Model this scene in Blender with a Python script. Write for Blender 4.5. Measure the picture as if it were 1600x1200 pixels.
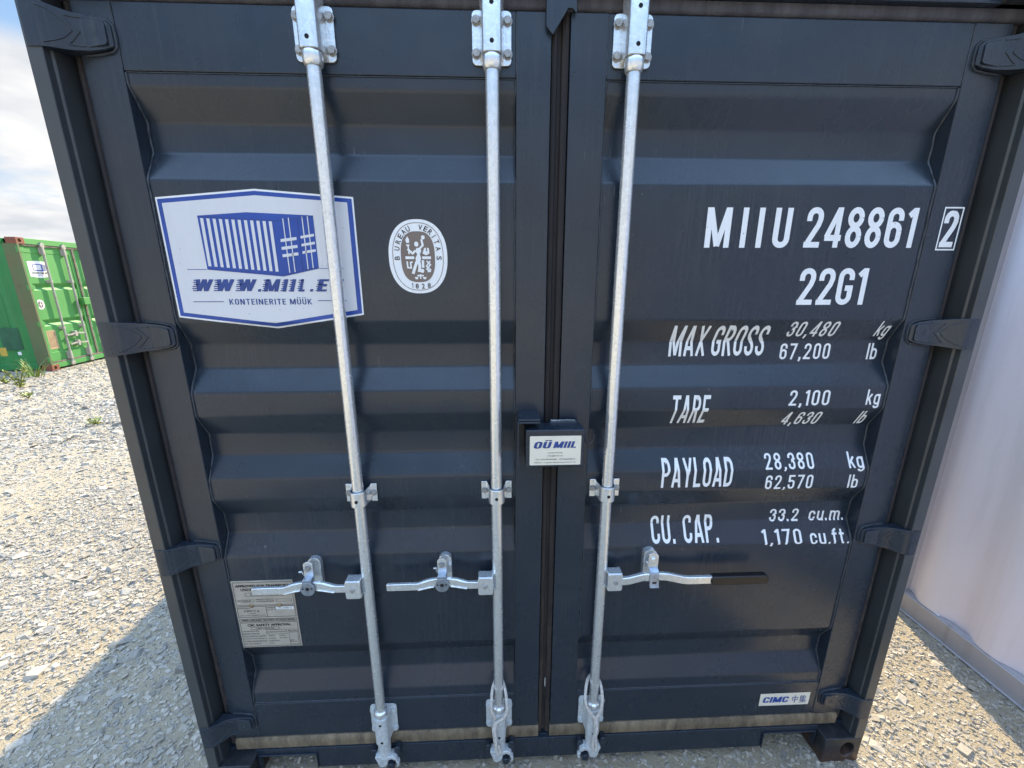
import bpy, bmesh, math, random
import numpy as np
from mathutils import Vector, Matrix, Euler
R = math.radians
random.seed(7); rng = np.random.default_rng(7)
scene = bpy.context.scene
for o in list(bpy.data.objects): bpy.data.objects.remove(o)
COL = scene.collection

# ------------------------------------------------------------------ camera
F_PX = 637.76
PITCH, YAW, ROLL = R(14.453), R(2.337), R(-0.015)
camd = bpy.data.cameras.new('camera'); cam = bpy.data.objects.new('camera', camd); COL.objects.link(cam)
camd.sensor_fit = 'HORIZONTAL'; camd.sensor_width = 36.0; camd.lens = F_PX / 1600 * 36.0
camd.clip_start = 0.02; camd.clip_end = 3000
_fw = Vector((math.sin(YAW) * math.cos(PITCH), math.cos(YAW) * math.cos(PITCH), -math.sin(PITCH)))
_r = Vector((math.cos(YAW), -math.sin(YAW), 0)); _u = _r.cross(_fw)
_r2 = _r * math.cos(ROLL) + _u * math.sin(ROLL); _u2 = -_r * math.sin(ROLL) + _u * math.cos(ROLL)
_m = Matrix((_r2, _u2, -_fw)).transposed().to_4x4(); _m.translation = (1.04668, -1.11999, 1.82184)
cam.matrix_world = _m
scene.camera = cam

# ------------------------------------------------------------------ light, sky, exposure
SUN_DIR = Vector((0.359, 1.60, 1.0)).normalized()
SUN_EL = math.asin(SUN_DIR.z); SUN_AZ = math.atan2(SUN_DIR.x, SUN_DIR.y)
sd = bpy.data.lights.new('sun', 'SUN'); sd.energy = 2.0; sd.angle = R(0.5); sd.color = (0.48, 0.41, 0.285)
sun = bpy.data.objects.new('sun', sd); COL.objects.link(sun)
sun.rotation_euler = SUN_DIR.to_track_quat('Z', 'Y').to_euler()

w = bpy.data.worlds.new('World'); scene.world = w; w.use_nodes = True
nt = w.node_tree; nt.nodes.clear()
def N(t, typ, **kw):
    n = t.nodes.new(typ)
    for k, v in kw.items():
        if k.startswith('i_'): n.inputs[k[2:]].default_value = v
        else: setattr(n, k, v)
    return n
out = N(nt, 'ShaderNodeOutputWorld')
sky = N(nt, 'ShaderNodeTexSky', sky_type='NISHITA', sun_disc=False, sun_elevation=SUN_EL, sun_rotation=SUN_AZ)
bg1 = N(nt, 'ShaderNodeBackground'); bg1.inputs['Strength'].default_value = 0.15
sky.air_density = 0.8; sky.dust_density = 0.0; sky.ozone_density = 2.0
wb = N(nt, 'ShaderNodeVectorMath', operation='MULTIPLY'); nt.links.new(sky.outputs[0], wb.inputs[0]); wb.inputs[1].default_value = (1.17, 1.0, 0.815)
nt.links.new(wb.outputs[0], bg1.inputs['Color'])
tc = N(nt, 'ShaderNodeTexCoord')
sep = N(nt, 'ShaderNodeSeparateXYZ'); nt.links.new(tc.outputs['Generated'], sep.inputs[0])
az = N(nt, 'ShaderNodeMath', operation='ADD'); nt.links.new(sep.outputs['Z'], az.inputs[0]); az.inputs[1].default_value = 0.22
azm = N(nt, 'ShaderNodeMath', operation='MAXIMUM'); nt.links.new(az.outputs[0], azm.inputs[0]); azm.inputs[1].default_value = 0.1
vd = N(nt, 'ShaderNodeVectorMath', operation='DIVIDE'); nt.links.new(tc.outputs['Generated'], vd.inputs[0])
cmb = N(nt, 'ShaderNodeCombineXYZ'); nt.links.new(azm.outputs[0], cmb.inputs[0]); nt.links.new(azm.outputs[0], cmb.inputs[1]); cmb.inputs[2].default_value = 1.0
nt.links.new(cmb.outputs[0], vd.inputs[1])
nz = N(nt, 'ShaderNodeTexNoise'); nz.inputs['Scale'].default_value = 1.35; nz.inputs['Detail'].default_value = 8; nz.inputs['Roughness'].default_value = 0.55
mp = N(nt, 'ShaderNodeMapping'); mp.inputs['Location'].default_value = (0.35, 0.2, 0.0)
nt.links.new(vd.outputs[0], mp.inputs[0]); nt.links.new(mp.outputs[0], nz.inputs['Vector'])
rmp = N(nt, 'ShaderNodeValToRGB'); rmp.color_ramp.elements[0].position = 0.37; rmp.color_ramp.elements[1].position = 0.47
nt.links.new(nz.outputs['Fac'], rmp.inputs[0])
nz2 = N(nt, 'ShaderNodeTexNoise'); nz2.inputs['Scale'].default_value = 2.2; nz2.inputs['Detail'].default_value = 7
nt.links.new(mp.outputs[0], nz2.inputs['Vector'])
rm2 = N(nt, 'ShaderNodeValToRGB'); rm2.color_ramp.elements[0].position = 0.36; rm2.color_ramp.elements[1].position = 0.62
rm2.color_ramp.elements[0].color = (0.60, 0.64, 0.71, 1); rm2.color_ramp.elements[1].color = (1.0, 0.99, 0.97, 1)
nt.links.new(nz2.outputs['Fac'], rm2.inputs[0])
bg2 = N(nt, 'ShaderNodeBackground'); bg2.inputs['Strength'].default_value = 0.096
nt.links.new(rm2.outputs[0], bg2.inputs['Color'])
elv = N(nt, 'ShaderNodeMapRange'); elv.interpolation_type = 'SMOOTHSTEP'; elv.inputs['From Min'].default_value = 0.342; elv.inputs['From Max'].default_value = 0.305   # the clouds lie low, the zenith is clear
nt.links.new(sep.outputs['Z'], elv.inputs['Value'])
cf = N(nt, 'ShaderNodeMath', operation='MULTIPLY'); nt.links.new(rmp.outputs[0], cf.inputs[0]); nt.links.new(elv.outputs[0], cf.inputs[1])
mxs = N(nt, 'ShaderNodeMixShader'); nt.links.new(cf.outputs[0], mxs.inputs[0])
# clear air low over the horizon, paler towards the ground
lr = N(nt, 'ShaderNodeValToRGB'); lr.color_ramp.elements[0].position = 0.0; lr.color_ramp.elements[1].position = 0.42
lr.color_ramp.elements[0].color = (0.78, 0.86, 0.93, 1); lr.color_ramp.elements[1].color = (0.29, 0.54, 0.92, 1); nt.links.new(sep.outputs['Z'], lr.inputs[0])
bg3 = N(nt, 'ShaderNodeBackground'); bg3.inputs['Strength'].default_value = 0.092; nt.links.new(lr.outputs[0], bg3.inputs['Color'])
zm = N(nt, 'ShaderNodeMapRange'); zm.interpolation_type = 'SMOOTHSTEP'; zm.inputs['From Min'].default_value = 0.42; zm.inputs['From Max'].default_value = 0.62; nt.links.new(sep.outputs['Z'], zm.inputs['Value'])
mx0 = N(nt, 'ShaderNodeMixShader'); nt.links.new(zm.outputs[0], mx0.inputs[0]); nt.links.new(bg3.outputs[0], mx0.inputs[1]); nt.links.new(bg1.outputs[0], mx0.inputs[2])
nt.links.new(mx0.outputs[0], mxs.inputs[1]); nt.links.new(bg2.outputs[0], mxs.inputs[2]); nt.links.new(mxs.outputs[0], out.inputs[0])

vs = scene.view_settings
scene.display_settings.display_device = 'sRGB'
vs.view_transform = 'Standard'; vs.look = 'None'; vs.gamma = 1.0; vs.use_curve_mapping = False
vs.exposure = 3.5

# ------------------------------------------------------------------ helpers
def tag(o, label=None, cat=None, group=None, kind=None):
    if label: o['label'] = label
    if cat: o['category'] = cat
    if group: o['group'] = group
    if kind: o['kind'] = kind
    return o
def empty(name, loc, rz=0.0):
    o = bpy.data.objects.new(name, None); COL.objects.link(o); o.location = loc; o.rotation_euler = (0, 0, rz)
    o.empty_display_size = 0.2
    return o
def link_mesh(name, me, mat, parent=None, loc=(0, 0, 0)):
    o = bpy.data.objects.new(name, me); COL.objects.link(o)
    if mat is not None: me.materials.append(mat)
    o.location = loc
    if parent is not None: o.parent = parent
    return o

class MB:
    def __init__(s): s.v = []; s.f = []
    def add(s, vs_, fs):
        b = len(s.v); s.v += [tuple(p) for p in vs_]; s.f += [tuple(b + i for i in f) for f in fs]
    def box(s, x0, x1, y0, y1, z0, z1):
        s.add([(x0,y0,z0),(x1,y0,z0),(x1,y1,z0),(x0,y1,z0),(x0,y0,z1),(x1,y0,z1),(x1,y1,z1),(x0,y1,z1)],
              [(0,3,2,1),(4,5,6,7),(0,1,5,4),(1,2,6,5),(2,3,7,6),(3,0,4,7)])
    def prism_xz(s, poly, y0, y1):
        n = len(poly); s.add([(x,y0,z) for x,z in poly] + [(x,y1,z) for x,z in poly],
              [tuple(range(n)), tuple(range(2*n-1, n-1, -1))] + [(i,(i+1)%n+0,(i+1)%n+n,i+n) for i in range(n)])
    def prism_xy(s, poly, z0, z1):
        n = len(poly); s.add([(x,y,z0) for x,y in poly] + [(x,y,z1) for x,y in poly],
              [tuple(range(n)), tuple(range(2*n-1, n-1, -1))] + [(i,(i+1)%n,(i+1)%n+n,i+n) for i in range(n)])
    def prism_yz(s, poly, x0, x1):
        n = len(poly); s.add([(x0,y,z) for y,z in poly] + [(x1,y,z) for y,z in poly],
              [tuple(range(n)), tuple(range(2*n-1, n-1, -1))] + [(i,(i+1)%n,(i+1)%n+n,i+n) for i in range(n)])
    def ribbon(s, pts, half, t0, t1):
        """flat bar following (x,z) points, half height measured along local normal, between y=t0 and t1"""
        P = [Vector(p) for p in pts]; top = []; bot = []
        for i, p in enumerate(P):
            a = P[max(i-1,0)]; b = P[min(i+1,len(P)-1)]; d = (b-a).normalized(); n = Vector((-d.y, d.x))
            h = half[i] if isinstance(half, (list, tuple)) else half
            top.append(p+n*h); bot.append(p-n*h)
        s.prism_xz([tuple(q) for q in bot] + [tuple(q) for q in reversed(top)], t0, t1)
    def tube(s, pts, r, n=10, closed=False, rs=None):
        P = [Vector(p) for p in pts]; m = len(P); rings = []
        prev = None
        for i in range(m):
            a = P[(i-1)%m] if closed else P[max(i-1,0)]
            b = P[(i+1)%m] if closed else P[min(i+1,m-1)]
            d = (b-a)
            d = d.normalized() if d.length > 1e-9 else Vector((0,0,1))
            if prev is None:
                up = Vector((0,1,0)) if abs(d.y) < .9 else Vector((1,0,0))
                u_ = d.cross(up).normalized()
            else:
                u_ = (prev - d*prev.dot(d)).normalized()
            prev = u_; v_ = d.cross(u_)
            rr = rs[i] if rs else r
            rings.append([P[i] + (u_*math.cos(2*math.pi*k/n) + v_*math.sin(2*math.pi*k/n))*rr for k in range(n)])
        vs_ = [q for g in rings for q in g]; fs = []
        for i in range(m if closed else m-1):
            j = (i+1)%m
            for k in range(n): fs.append((i*n+k, i*n+(k+1)%n, j*n+(k+1)%n, j*n+k))
        if not closed: fs += [tuple(range(n-1,-1,-1)), tuple((m-1)*n+k for k in range(n))]
        s.add(vs_, fs)
    def disc_y(s, x, z, r, y0, y1, n=20, rz=None):
        rz = rz or r
        s.prism_xz([(x+r*math.cos(2*math.pi*k/n), z+rz*math.sin(2*math.pi*k/n)) for k in range(n)], y0, y1)
    def lathe_z(s, x, y, prof_, n=24):
        vs_ = []; fs = []; m = len(prof_)
        for r_, z in prof_:
            vs_ += [(x+r_*math.cos(2*math.pi*k/n), y+r_*math.sin(2*math.pi*k/n), z) for k in range(n)]
        for i in range(m-1):
            for k in range(n): fs.append((i*n+k, i*n+(k+1)%n, (i+1)*n+(k+1)%n, (i+1)*n+k))
        fs += [tuple(range(n-1,-1,-1)), tuple((m-1)*n+k for k in range(n))]
        s.add(vs_, fs)
    def bolt(s, x, z, y, r=.0095, rot=None):
        """hex head standing proud of a face at y, towards -y"""
        rot = random.random() if rot is None else rot
        s.disc_y(x, z, r*1.28, y-.0018, y+.001, 16)
        poly = [(x+r*math.cos(rot+k*math.pi/3), z+r*math.sin(rot+k*math.pi/3)) for k in range(6)]
        s.prism_xz(poly, y-.0085, y-.0018)
    def mesh(s, name, smooth=None):
        me = bpy.data.meshes.new(name); me.from_pydata(s.v, [], s.f)
        bm = bmesh.new(); bm.from_mesh(me); bmesh.ops.recalc_face_normals(bm, faces=bm.faces); bm.to_mesh(me); bm.free()
        if smooth is not None:
            me.polygons.foreach_set('use_smooth', [True]*len(me.polygons)); me.set_sharp_from_angle(angle=R(smooth))
        me.update(); return me
    def build(s, name, mat, parent=None, loc=(0,0,0), smooth=None, bevel=0.0, seg=2):
        o = link_mesh(name, s.mesh(name, smooth), mat, parent, loc)
        if bevel:
            md = o.modifiers.new('bevel', 'BEVEL'); md.width = bevel; md.segments = seg; md.limit_method = 'ANGLE'; md.angle_limit = R(35)
        return o

def rrect(x0, x1, z0, z1, r, n=4):
    pts = []
    for cx, cz, a0 in ((x1-r, z1-r, 0), (x0+r, z1-r, 90), (x0+r, z0+r, 180), (x1-r, z0+r, 270)):
        for k in range(n+1):
            a = R(a0 + 90*k/n); pts.append((cx+r*math.cos(a), cz+r*math.sin(a)))
    return pts

# ------------------------------------------------------------------ materials
def newmat(name):
    m = bpy.data.materials.new(name); m.use_nodes = True
    t = m.node_tree; b = t.nodes['Principled BSDF']; return m, t, b
def ramp(t, src, stops):
    r = N(t, 'ShaderNodeValToRGB'); e = r.color_ramp.elements
    while len(e) < len(stops): e.new(0.5)
    for k, (p, c) in enumerate(stops):
        e[k].position = p; e[k].color = (c, c, c, 1) if isinstance(c, float) else (*c, 1)
    t.links.new(src, r.inputs[0]); return r.outputs[0]
def noise(t, scale, detail=4, vec=(1,1,1), rough=.5, coord='Object', loc=(0,0,0)):
    c = N(t, 'ShaderNodeTexCoord'); m_ = N(t, 'ShaderNodeMapping'); m_.inputs['Scale'].default_value = vec; m_.inputs['Location'].default_value = loc
    t.links.new(c.outputs[coord], m_.inputs[0]); n_ = N(t, 'ShaderNodeTexNoise')
    n_.inputs['Scale'].default_value = scale; n_.inputs['Detail'].default_value = detail; n_.inputs['Roughness'].default_value = rough
    t.links.new(m_.outputs[0], n_.inputs['Vector']); return n_.outputs['Fac']
def mix(t, fac, a, b):
    m_ = N(t, 'ShaderNodeMix', data_type='RGBA')
    if hasattr(fac, 'is_linked') or not isinstance(fac, (int, float)): t.links.new(fac, m_.inputs[0])
    else: m_.inputs[0].default_value = fac
    for v, i in ((a, 6), (b, 7)):
        if isinstance(v, (tuple, list)): m_.inputs[i].default_value = (*v, 1)
        else: t.links.new(v, m_.inputs[i])
    return m_.outputs[2]
def mth(t, op, a, b=0.0):
    m_ = N(t, 'ShaderNodeMath', operation=op)
    for v, i in ((a, 0), (b, 1)):
        if isinstance(v, (int, float)): m_.inputs[i].default_value = v
        else: t.links.new(v, m_.inputs[i])
    return m_.outputs[0]
def bump(t, b, h, dist, strength=1.0):
    n_ = N(t, 'ShaderNodeBump'); n_.inputs['Distance'].default_value = dist; n_.inputs['Strength'].default_value = strength
    t.links.new(h, n_.inputs['Height']); t.links.new(n_.outputs[0], b.inputs['Normal'])
def plain(name, col, rough=.5, metal=0.0, var=.12, scale=18, bmp=0.0, spec=.5):
    m, t, b = newmat(name)
    f = noise(t, scale, 5)
    c2 = tuple(max(0, x*(1-var*2)) for x in col); c3 = tuple(min(1, x*(1+var)) for x in col)
    t.links.new(mix(t, ramp(t, f, [(.3, 0.0), (.7, 1.0)]), c2, c3), b.inputs['Base Color'])
    b.inputs['Roughness'].default_value = rough; b.inputs['Metallic'].default_value = metal; b.inputs['Specular IOR Level'].default_value = spec
    if bmp: bump(t, b, noise(t, scale*6, 3), bmp)
    return m

def paint_dark(name, dust=.5, wave=1.0):
    m, t, b = newmat(name)
    blot = ramp(t, noise(t, 2.3, 6), [(.3, 0.0), (.75, 1.0)])
    base = mix(t, blot, (.0145, .0225, .0345), (.0195, .029, .042))
    streak = ramp(t, noise(t, 1.0, 5, vec=(95, 95, 3.2), rough=.65), [(.50, 0.0), (.75, 1.0)])
    patch = ramp(t, noise(t, 1.7, 3, loc=(3.1, 0, 1.2)), [(.42, 0.0), (.7, 1.0)])
    film = mth(t, 'MULTIPLY', mth(t, 'MULTIPLY', streak, patch), .20*dust)
    c = mix(t, film, base, (.20, .19, .165))
    cloud = ramp(t, noise(t, 6.5, 8, rough=.72, loc=(7, 2, 5)), [(.50, 0.0), (.72, 1.0)])      # hand-wiped dust
    c = mix(t, mth(t, 'MULTIPLY', cloud, .07*dust), c, (.22, .20, .17))
    scr = ramp(t, noise(t, 1.0, 2, vec=(210, 210, 11), rough=.4, loc=(2, 9, 4)), [(.735, 0.0), (.765, 1.0)])
    sp = ramp(t, noise(t, 3.1, 3, loc=(5, 5, 1)), [(.56, 0.0), (.62, 1.0)])
    c = mix(t, mth(t, 'MULTIPLY', mth(t, 'MULTIPLY', scr, sp), .55*dust), c, (.30, .30, .29))
    spk = ramp(t, noise(t, 75, 2), [(.755, 0.0), (.79, 1.0)])
    c = mix(t, mth(t, 'MULTIPLY', spk, .5*dust), c, (.36, .34, .30))
    t.links.new(c, b.inputs['Base Color'])
    rr = mth(t, 'ADD', mth(t, 'MULTIPLY', ramp(t, noise(t, 5, 7, rough=.65, loc=(1, 2, 3)), [(.3, 0.0), (.7, 1.0)]), .10), .225)
    t.links.new(mth(t, 'ADD', rr, mth(t, 'MULTIPLY', film, 1.5)), b.inputs['Roughness'])
    b.inputs['Specular IOR Level'].default_value = .55
    hh = mth(t, 'ADD', mth(t, 'MULTIPLY', noise(t, 260, 2), .00013), mth(t, 'MULTIPLY', noise(t, 4.2, 2), .0042*wave))   # orange peel + slight oil-canning
    bump(t, b, hh, 1.0, 1.0)
    return m
M = {}
M['paint'] = paint_dark('anthracite_paint')
M['post'] = plain('post_satin_paint', (.045, .05, .052), .36, 0, .12, 5, 0, .7)
M['hinge'] = paint_dark('anthracite_cast_paint', .9)
m, t, b = newmat('galvanised_steel')
sp = N(t, 'ShaderNodeTexVoronoi'); sp.inputs['Scale'].default_value = 150
tcn = N(t, 'ShaderNodeTexCoord'); t.links.new(tcn.outputs['Object'], sp.inputs['Vector'])
bw = N(t, 'ShaderNodeRGBToBW'); t.links.new(sp.outputs['Color'], bw.inputs[0])
c = mix(t, bw.outputs[0], (.74, .76, .76), (.92, .93, .92))
st = ramp(t, noise(t, 1, 5, vec=(160, 160, 28), rough=.7), [(.60, 0.0), (.72, 1.0)])
c = mix(t, mth(t, 'MULTIPLY', st, .55), c, (.22, .22, .21))
c = mix(t, ramp(t, noise(t, 14, 5), [(.52, 0.0), (.8, .5)]), c, (.78, .78, .75))
t.links.new(c, b.inputs['Base Color']); b.inputs['Metallic'].default_value = .76
t.links.new(mth(t, 'ADD', mth(t, 'MULTIPLY', noise(t, 60, 4), .16), .17), b.inputs['Roughness'])
bump(t, b, noise(t, 150, 3), .00035, .5); M['galv'] = m
m, t, b = newmat('galvanised_steel_dull')
c = mix(t, ramp(t, noise(t, 90, 5), [(.35, 0.0), (.7, 1.0)]), (.52, .54, .53), (.70, .72, .70))
t.links.new(c, b.inputs['Base Color']); b.inputs['Metallic'].default_value = .25; b.inputs['Roughness'].default_value = .5
bump(t, b, noise(t, 150, 4), .0014, .5); M['galv_dull'] = m
M['zinc_blue'] = plain('blued_zinc', (.40, .45, .52), .3, .8, .15, 60, .0004)
M['bolt'] = plain('bolt_steel', (.40, .39, .37), .45, .5, .15, 80)
M['hole_shade'] = plain('hole_shade_paint', (.008, .008, .008), .9, 0, .1)  # near-black patches laid on the metal paint the shade inside its holes
def vinyl(name, col, grime=.35):
    m, t, b = newmat(name)
    st = ramp(t, noise(t, 1.0, 6, vec=(60, 60, 5), rough=.7), [(.48, 0.0), (.8, 1.0)])
    c = mix(t, mth(t, 'MULTIPLY', st, grime), col, tuple(x*.55 for x in col))
    chip = ramp(t, noise(t, 130, 3, loc=(1, 4, 2)), [(.735, 0.0), (.76, 1.0)])
    c = mix(t, mth(t, 'MULTIPLY', chip, .8), c, (.05, .055, .06))
    t.links.new(c, b.inputs['Base Color']); b.inputs['Roughness'].default_value = .34
    bump(t, b, noise(t, 25, 3), .0012, .5); return m
M['white'] = vinyl('white_vinyl', (.84, .84, .82), .25)
M['sticker_white'] = vinyl('sticker_white', (.68, .675, .68), .10)
M['blue'] = plain('sticker_blue', (.018, .07, .33), .33, 0, .08, 12)
M['navy'] = plain('sticker_navy', (.022, .06, .24), .33, 0, .08, 12)
M['brown'] = plain('sticker_brown', (.19, .145, .12), .36, 0, .05, 12)
M['plate'] = plain('data_plate_metal', (.49, .44, .365), .38, .25, .05, 30)
M['ink'] = plain('engraved_ink', (.022, .018, .016), .6, 0, .1)
M['rivet'] = plain('brass_rivet', (.30, .23, .14), .5, .4, .15, 90)
M['cream'] = plain('cream_label', (.80, .74, .60), .4, 0, .02, 20)
M['grip'] = plain('black_rubber_grip', (.010, .008, .008), .32, 0, .2, 40, .0002)
M['bead'] = plain('sealant_bead', (.045, .053, .062), .45, 0, .2, 50)

def gasket_mat(name, d0, d1, wz=1.0, lo=.42, hi=.72, low=False):
    m, t, b = newmat(name)
    f = ramp(t, noise(t, 28, 8, vec=(1, 1, wz), rough=.7), [(lo, 0.0), (hi, 1.0)])
    if low:   # mud splashed up from the ground: dirt that belongs to the lower half metre
        c_ = N(t, 'ShaderNodeTexCoord'); s_ = N(t, 'ShaderNodeSeparateXYZ'); t.links.new(c_.outputs['Object'], s_.inputs[0])
        g = N(t, 'ShaderNodeMapRange'); g.inputs['From Min'].default_value = 1.1; g.inputs['From Max'].default_value = .2; t.links.new(s_.outputs['Z'], g.inputs['Value'])
        f = mth(t, 'MULTIPLY', f, mth(t, 'ADD', mth(t, 'MULTIPLY', g.outputs[0], .8), .2))
    t.links.new(mix(t, f, d0, d1), b.inputs['Base Color']); b.inputs['Roughness'].default_value = .75
    bump(t, b, noise(t, 220, 5), .0014, .7); return m
M['gasket'] = gasket_mat('brown_black_rubber_gasket', (.030, .025, .027), (.11, .09, .07), low=True)
M['gasket_centre'] = gasket_mat('worn_rubber_centre_seal', (.014, .011, .011), (.085, .062, .045), .18, low=True)
M['head_seal'] = gasket_mat('grey_purple_header_seal', (.045, .042, .050), (.10, .098, .105), .2)
M['gasket_dusty'] = gasket_mat('dusty_rubber_gasket', (.075, .056, .036), (.27, .205, .125), .25, .34, .66)
m, t, b = newmat('scuffed_casting_paint')
f = ramp(t, noise(t, 30, 6, rough=.7), [(.5, 0.0), (.66, 1.0)])
c_ = N(t, 'ShaderNodeTexCoord'); s_ = N(t, 'ShaderNodeSeparateXYZ'); t.links.new(c_.outputs['Object'], s_.inputs[0])
g = N(t, 'ShaderNodeMapRange'); g.inputs['From Min'].default_value = .07; g.inputs['From Max'].default_value = -.005; t.links.new(s_.outputs['Z'], g.inputs['Value'])
c = mix(t, mth(t, 'MULTIPLY', ramp(t, noise(t, 55, 5), [(.45, 0.0), (.6, 1.0)]), .35), (.016, .018, .021), (.06, .06, .06))
c = mix(t, mth(t, 'MULTIPLY', g.outputs[0], mth(t, 'ADD', f, .35)), c, (.15, .062, .026))
t.links.new(c, b.inputs['Base Color']); b.inputs['Roughness'].default_value = .5; bump(t, b, noise(t, 90, 5), .002, .4); M['casting'] = m

def weathered(name, base, base2, rust=(.13, .065, .035), lo=.62, hi=.72, rough=.45, scale=3.0, dirt=.3):
    m, t, b = newmat(name)
    c = mix(t, ramp(t, noise(t, 1.2, 5), [(.35, 0.0), (.65, 1.0)]), base, base2)
    st = ramp(t, noise(t, 1.0, 6, vec=(22, 22, 1.6), rough=.65), [(.5, 0.0), (.78, 1.0)])
    c = mix(t, mth(t, 'MULTIPLY', st, dirt), c, (.16, .14, .09))
    c = mix(t, ramp(t, noise(t, scale, 8, rough=.7, loc=(4, 1, 2)), [(lo, 0.0), (hi, 1.0)]), c, rust)
    t.links.new(c, b.inputs['Base Color']); b.inputs['Roughness'].default_value = rough
    bump(t, b, noise(t, 40, 5), .002, .4); return m
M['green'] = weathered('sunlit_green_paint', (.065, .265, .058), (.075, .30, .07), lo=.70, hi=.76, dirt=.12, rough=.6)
M['green_side'] = weathered('shaded_green_paint', (.020, .20, .055), (.030, .25, .065), lo=.70, hi=.78, dirt=.25)  # door-end green again, its shade worked into a darker base colour
M['green_dark'] = plain('darker_green_repair_paint', (.022, .12, .06), .5, 0, .15, 6)
M['rusty_post'] = weathered('rust_stained_green_post', (.13, .125, .055), (.08, .165, .06), rust=(.13, .085, .045), lo=.56, hi=.72, rough=.65, scale=4, dirt=.85)
M['rust'] = weathered('rusty_casting', (.26, .085, .045), (.20, .07, .04), rust=(.06, .03, .02), lo=.55, hi=.7, rough=.75, scale=14)
M['old_bar'] = weathered('aged_bar_steel', (.32, .30, .26), (.40, .38, .33), lo=.55, hi=.75, rough=.55, scale=12)
M['old_gasket'] = plain('aged_grey_gasket', (.16, .13, .10), .75, 0, .25, 10)
M['tan'] = plain('tan_data_plate', (.45, .32, .18), .5, 0, .12, 12)
M['yellow'] = plain('yellow_label', (.62, .42, .07), .5, 0, .1, 14)
M['lilac'] = weathered('pale_lilac_paint', (.85, .765, .815), (.88, .83, .85), rust=(.45, .42, .42), lo=.66, hi=.8, rough=.42, scale=1.5, dirt=.10)
M['lilac_rail'] = weathered('pale_grey_rail_paint', (.46, .43, .43), (.40, .375, .375), rust=(.30, .27, .25), lo=.62, hi=.74, rough=.5, scale=5, dirt=.35)
M['rope'] = plain('white_rope', (.62, .57, .50), .8, 0, .15, 120, .0006)

# ------------------------------------------------------------------ ground
m, t, b = newmat('crushed_limestone')
tcg = N(t, 'ShaderNodeTexCoord')
big = noise(t, .9, 5)
mid = noise(t, 7, 6, rough=.6)
vo = N(t, 'ShaderNodeTexVoronoi'); vo.inputs['Scale'].default_value = 48; t.links.new(tcg.outputs['Object'], vo.inputs['Vector'])
vb = N(t, 'ShaderNodeRGBToBW'); t.links.new(vo.outputs['Color'], vb.inputs[0])
c = mix(t, vb.outputs[0], (.275, .232, .165), (.50, .415, .295))
c = mix(t, ramp(t, mid, [(.35, 0.0), (.7, 1.0)]), c, (.46, .383, .268))
c = mix(t, mth(t, 'MULTIPLY', ramp(t, big, [(.4, 0.0), (.62, 1.0)]), .6), c, (.48, .387, .253))
t.links.new(c, b.inputs['Base Color']); b.inputs['Roughness'].default_value = .92; b.inputs['Specular IOR Level'].default_value = .2
vd2 = N(t, 'ShaderNodeTexVoronoi', feature='DISTANCE_TO_EDGE'); vd2.inputs['Scale'].default_value = 48; t.links.new(tcg.outputs['Object'], vd2.inputs['Vector'])
hsum = mth(t, 'ADD', mth(t, 'MULTIPLY', vb.outputs[0], .5), mth(t, 'MULTIPLY', noise(t, 130, 6, rough=.7), .9))
bump(t, b, hsum, .016, .9); M['ground'] = m
m, t, b = newmat('limestone_flakes')
oi = noise(t, 9, 4, rough=.6)
geo = N(t, 'ShaderNodeNewGeometry')
c = mix(t, geo.outputs['Random Per Island'], (.21, .195, .17), (.53, .46, .365))
c = mix(t, ramp(t, oi, [(.4, 0.0), (.65, .55)]), c, (.44, .37, .27))
t.links.new(c, b.inputs['Base Color']); b.inputs['Roughness'].default_value = .85; b.inputs['Specular IOR Level'].default_value = .25
bump(t, b, noise(t, 90, 6, rough=.7), .004, .8); M['stone'] = m

def gh(x, y):      # gentle unevenness of the yard, level under the containers
    return .012*np.sin(1.3*x+.4)*np.cos(1.1*y-.7) + .008*np.sin(3.1*x-1.2*y)
def flat_mask(x, y):
    d = np.maximum(np.maximum(-x-.35, x-3.9), np.maximum(-1.2-y, y-7))
    return np.clip(d/.6, 0, 1)
def height(x, y): return gh(x, y)*flat_mask(x, y)
def axis(a, b_, n, far): return np.concatenate([-np.geomspace(far, abs(a)+2, 8), np.linspace(a, b_, n), np.geomspace(b_+2, far, 8)])
gx = axis(-12, 6, 181, 900); gy = axis(-4, 12, 161, 900)
X, Y_ = np.meshgrid(gx, gy); Z = height(X, Y_); nx, ny = len(gx), len(gy)
me = bpy.data.meshes.new('ground')
verts = np.stack([X.ravel(), Y_.ravel(), Z.ravel()], 1)
ii = (np.arange(ny-1)[:, None]*nx + np.arange(nx-1)[None]).ravel()
faces = np.stack([ii, ii+1, ii+1+nx, ii+nx], 1)
def fast_mesh(me, v, f):
    k = f.shape[1]
    me.vertices.add(len(v)); me.vertices.foreach_set('co', v.astype(np.float32).ravel())
    me.loops.add(f.size); me.loops.foreach_set('vertex_index', f.astype(np.int32).ravel())
    me.polygons.add(len(f)); me.polygons.foreach_set('loop_start', (np.arange(len(f))*k).astype(np.int32))
    me.update(calc_edges=True); me.validate()
fast_mesh(me, verts, faces)
me.polygons.foreach_set('use_smooth', [True]*len(me.polygons))
tag(link_mesh('ground', me, M['ground']), kind='structure')

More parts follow.
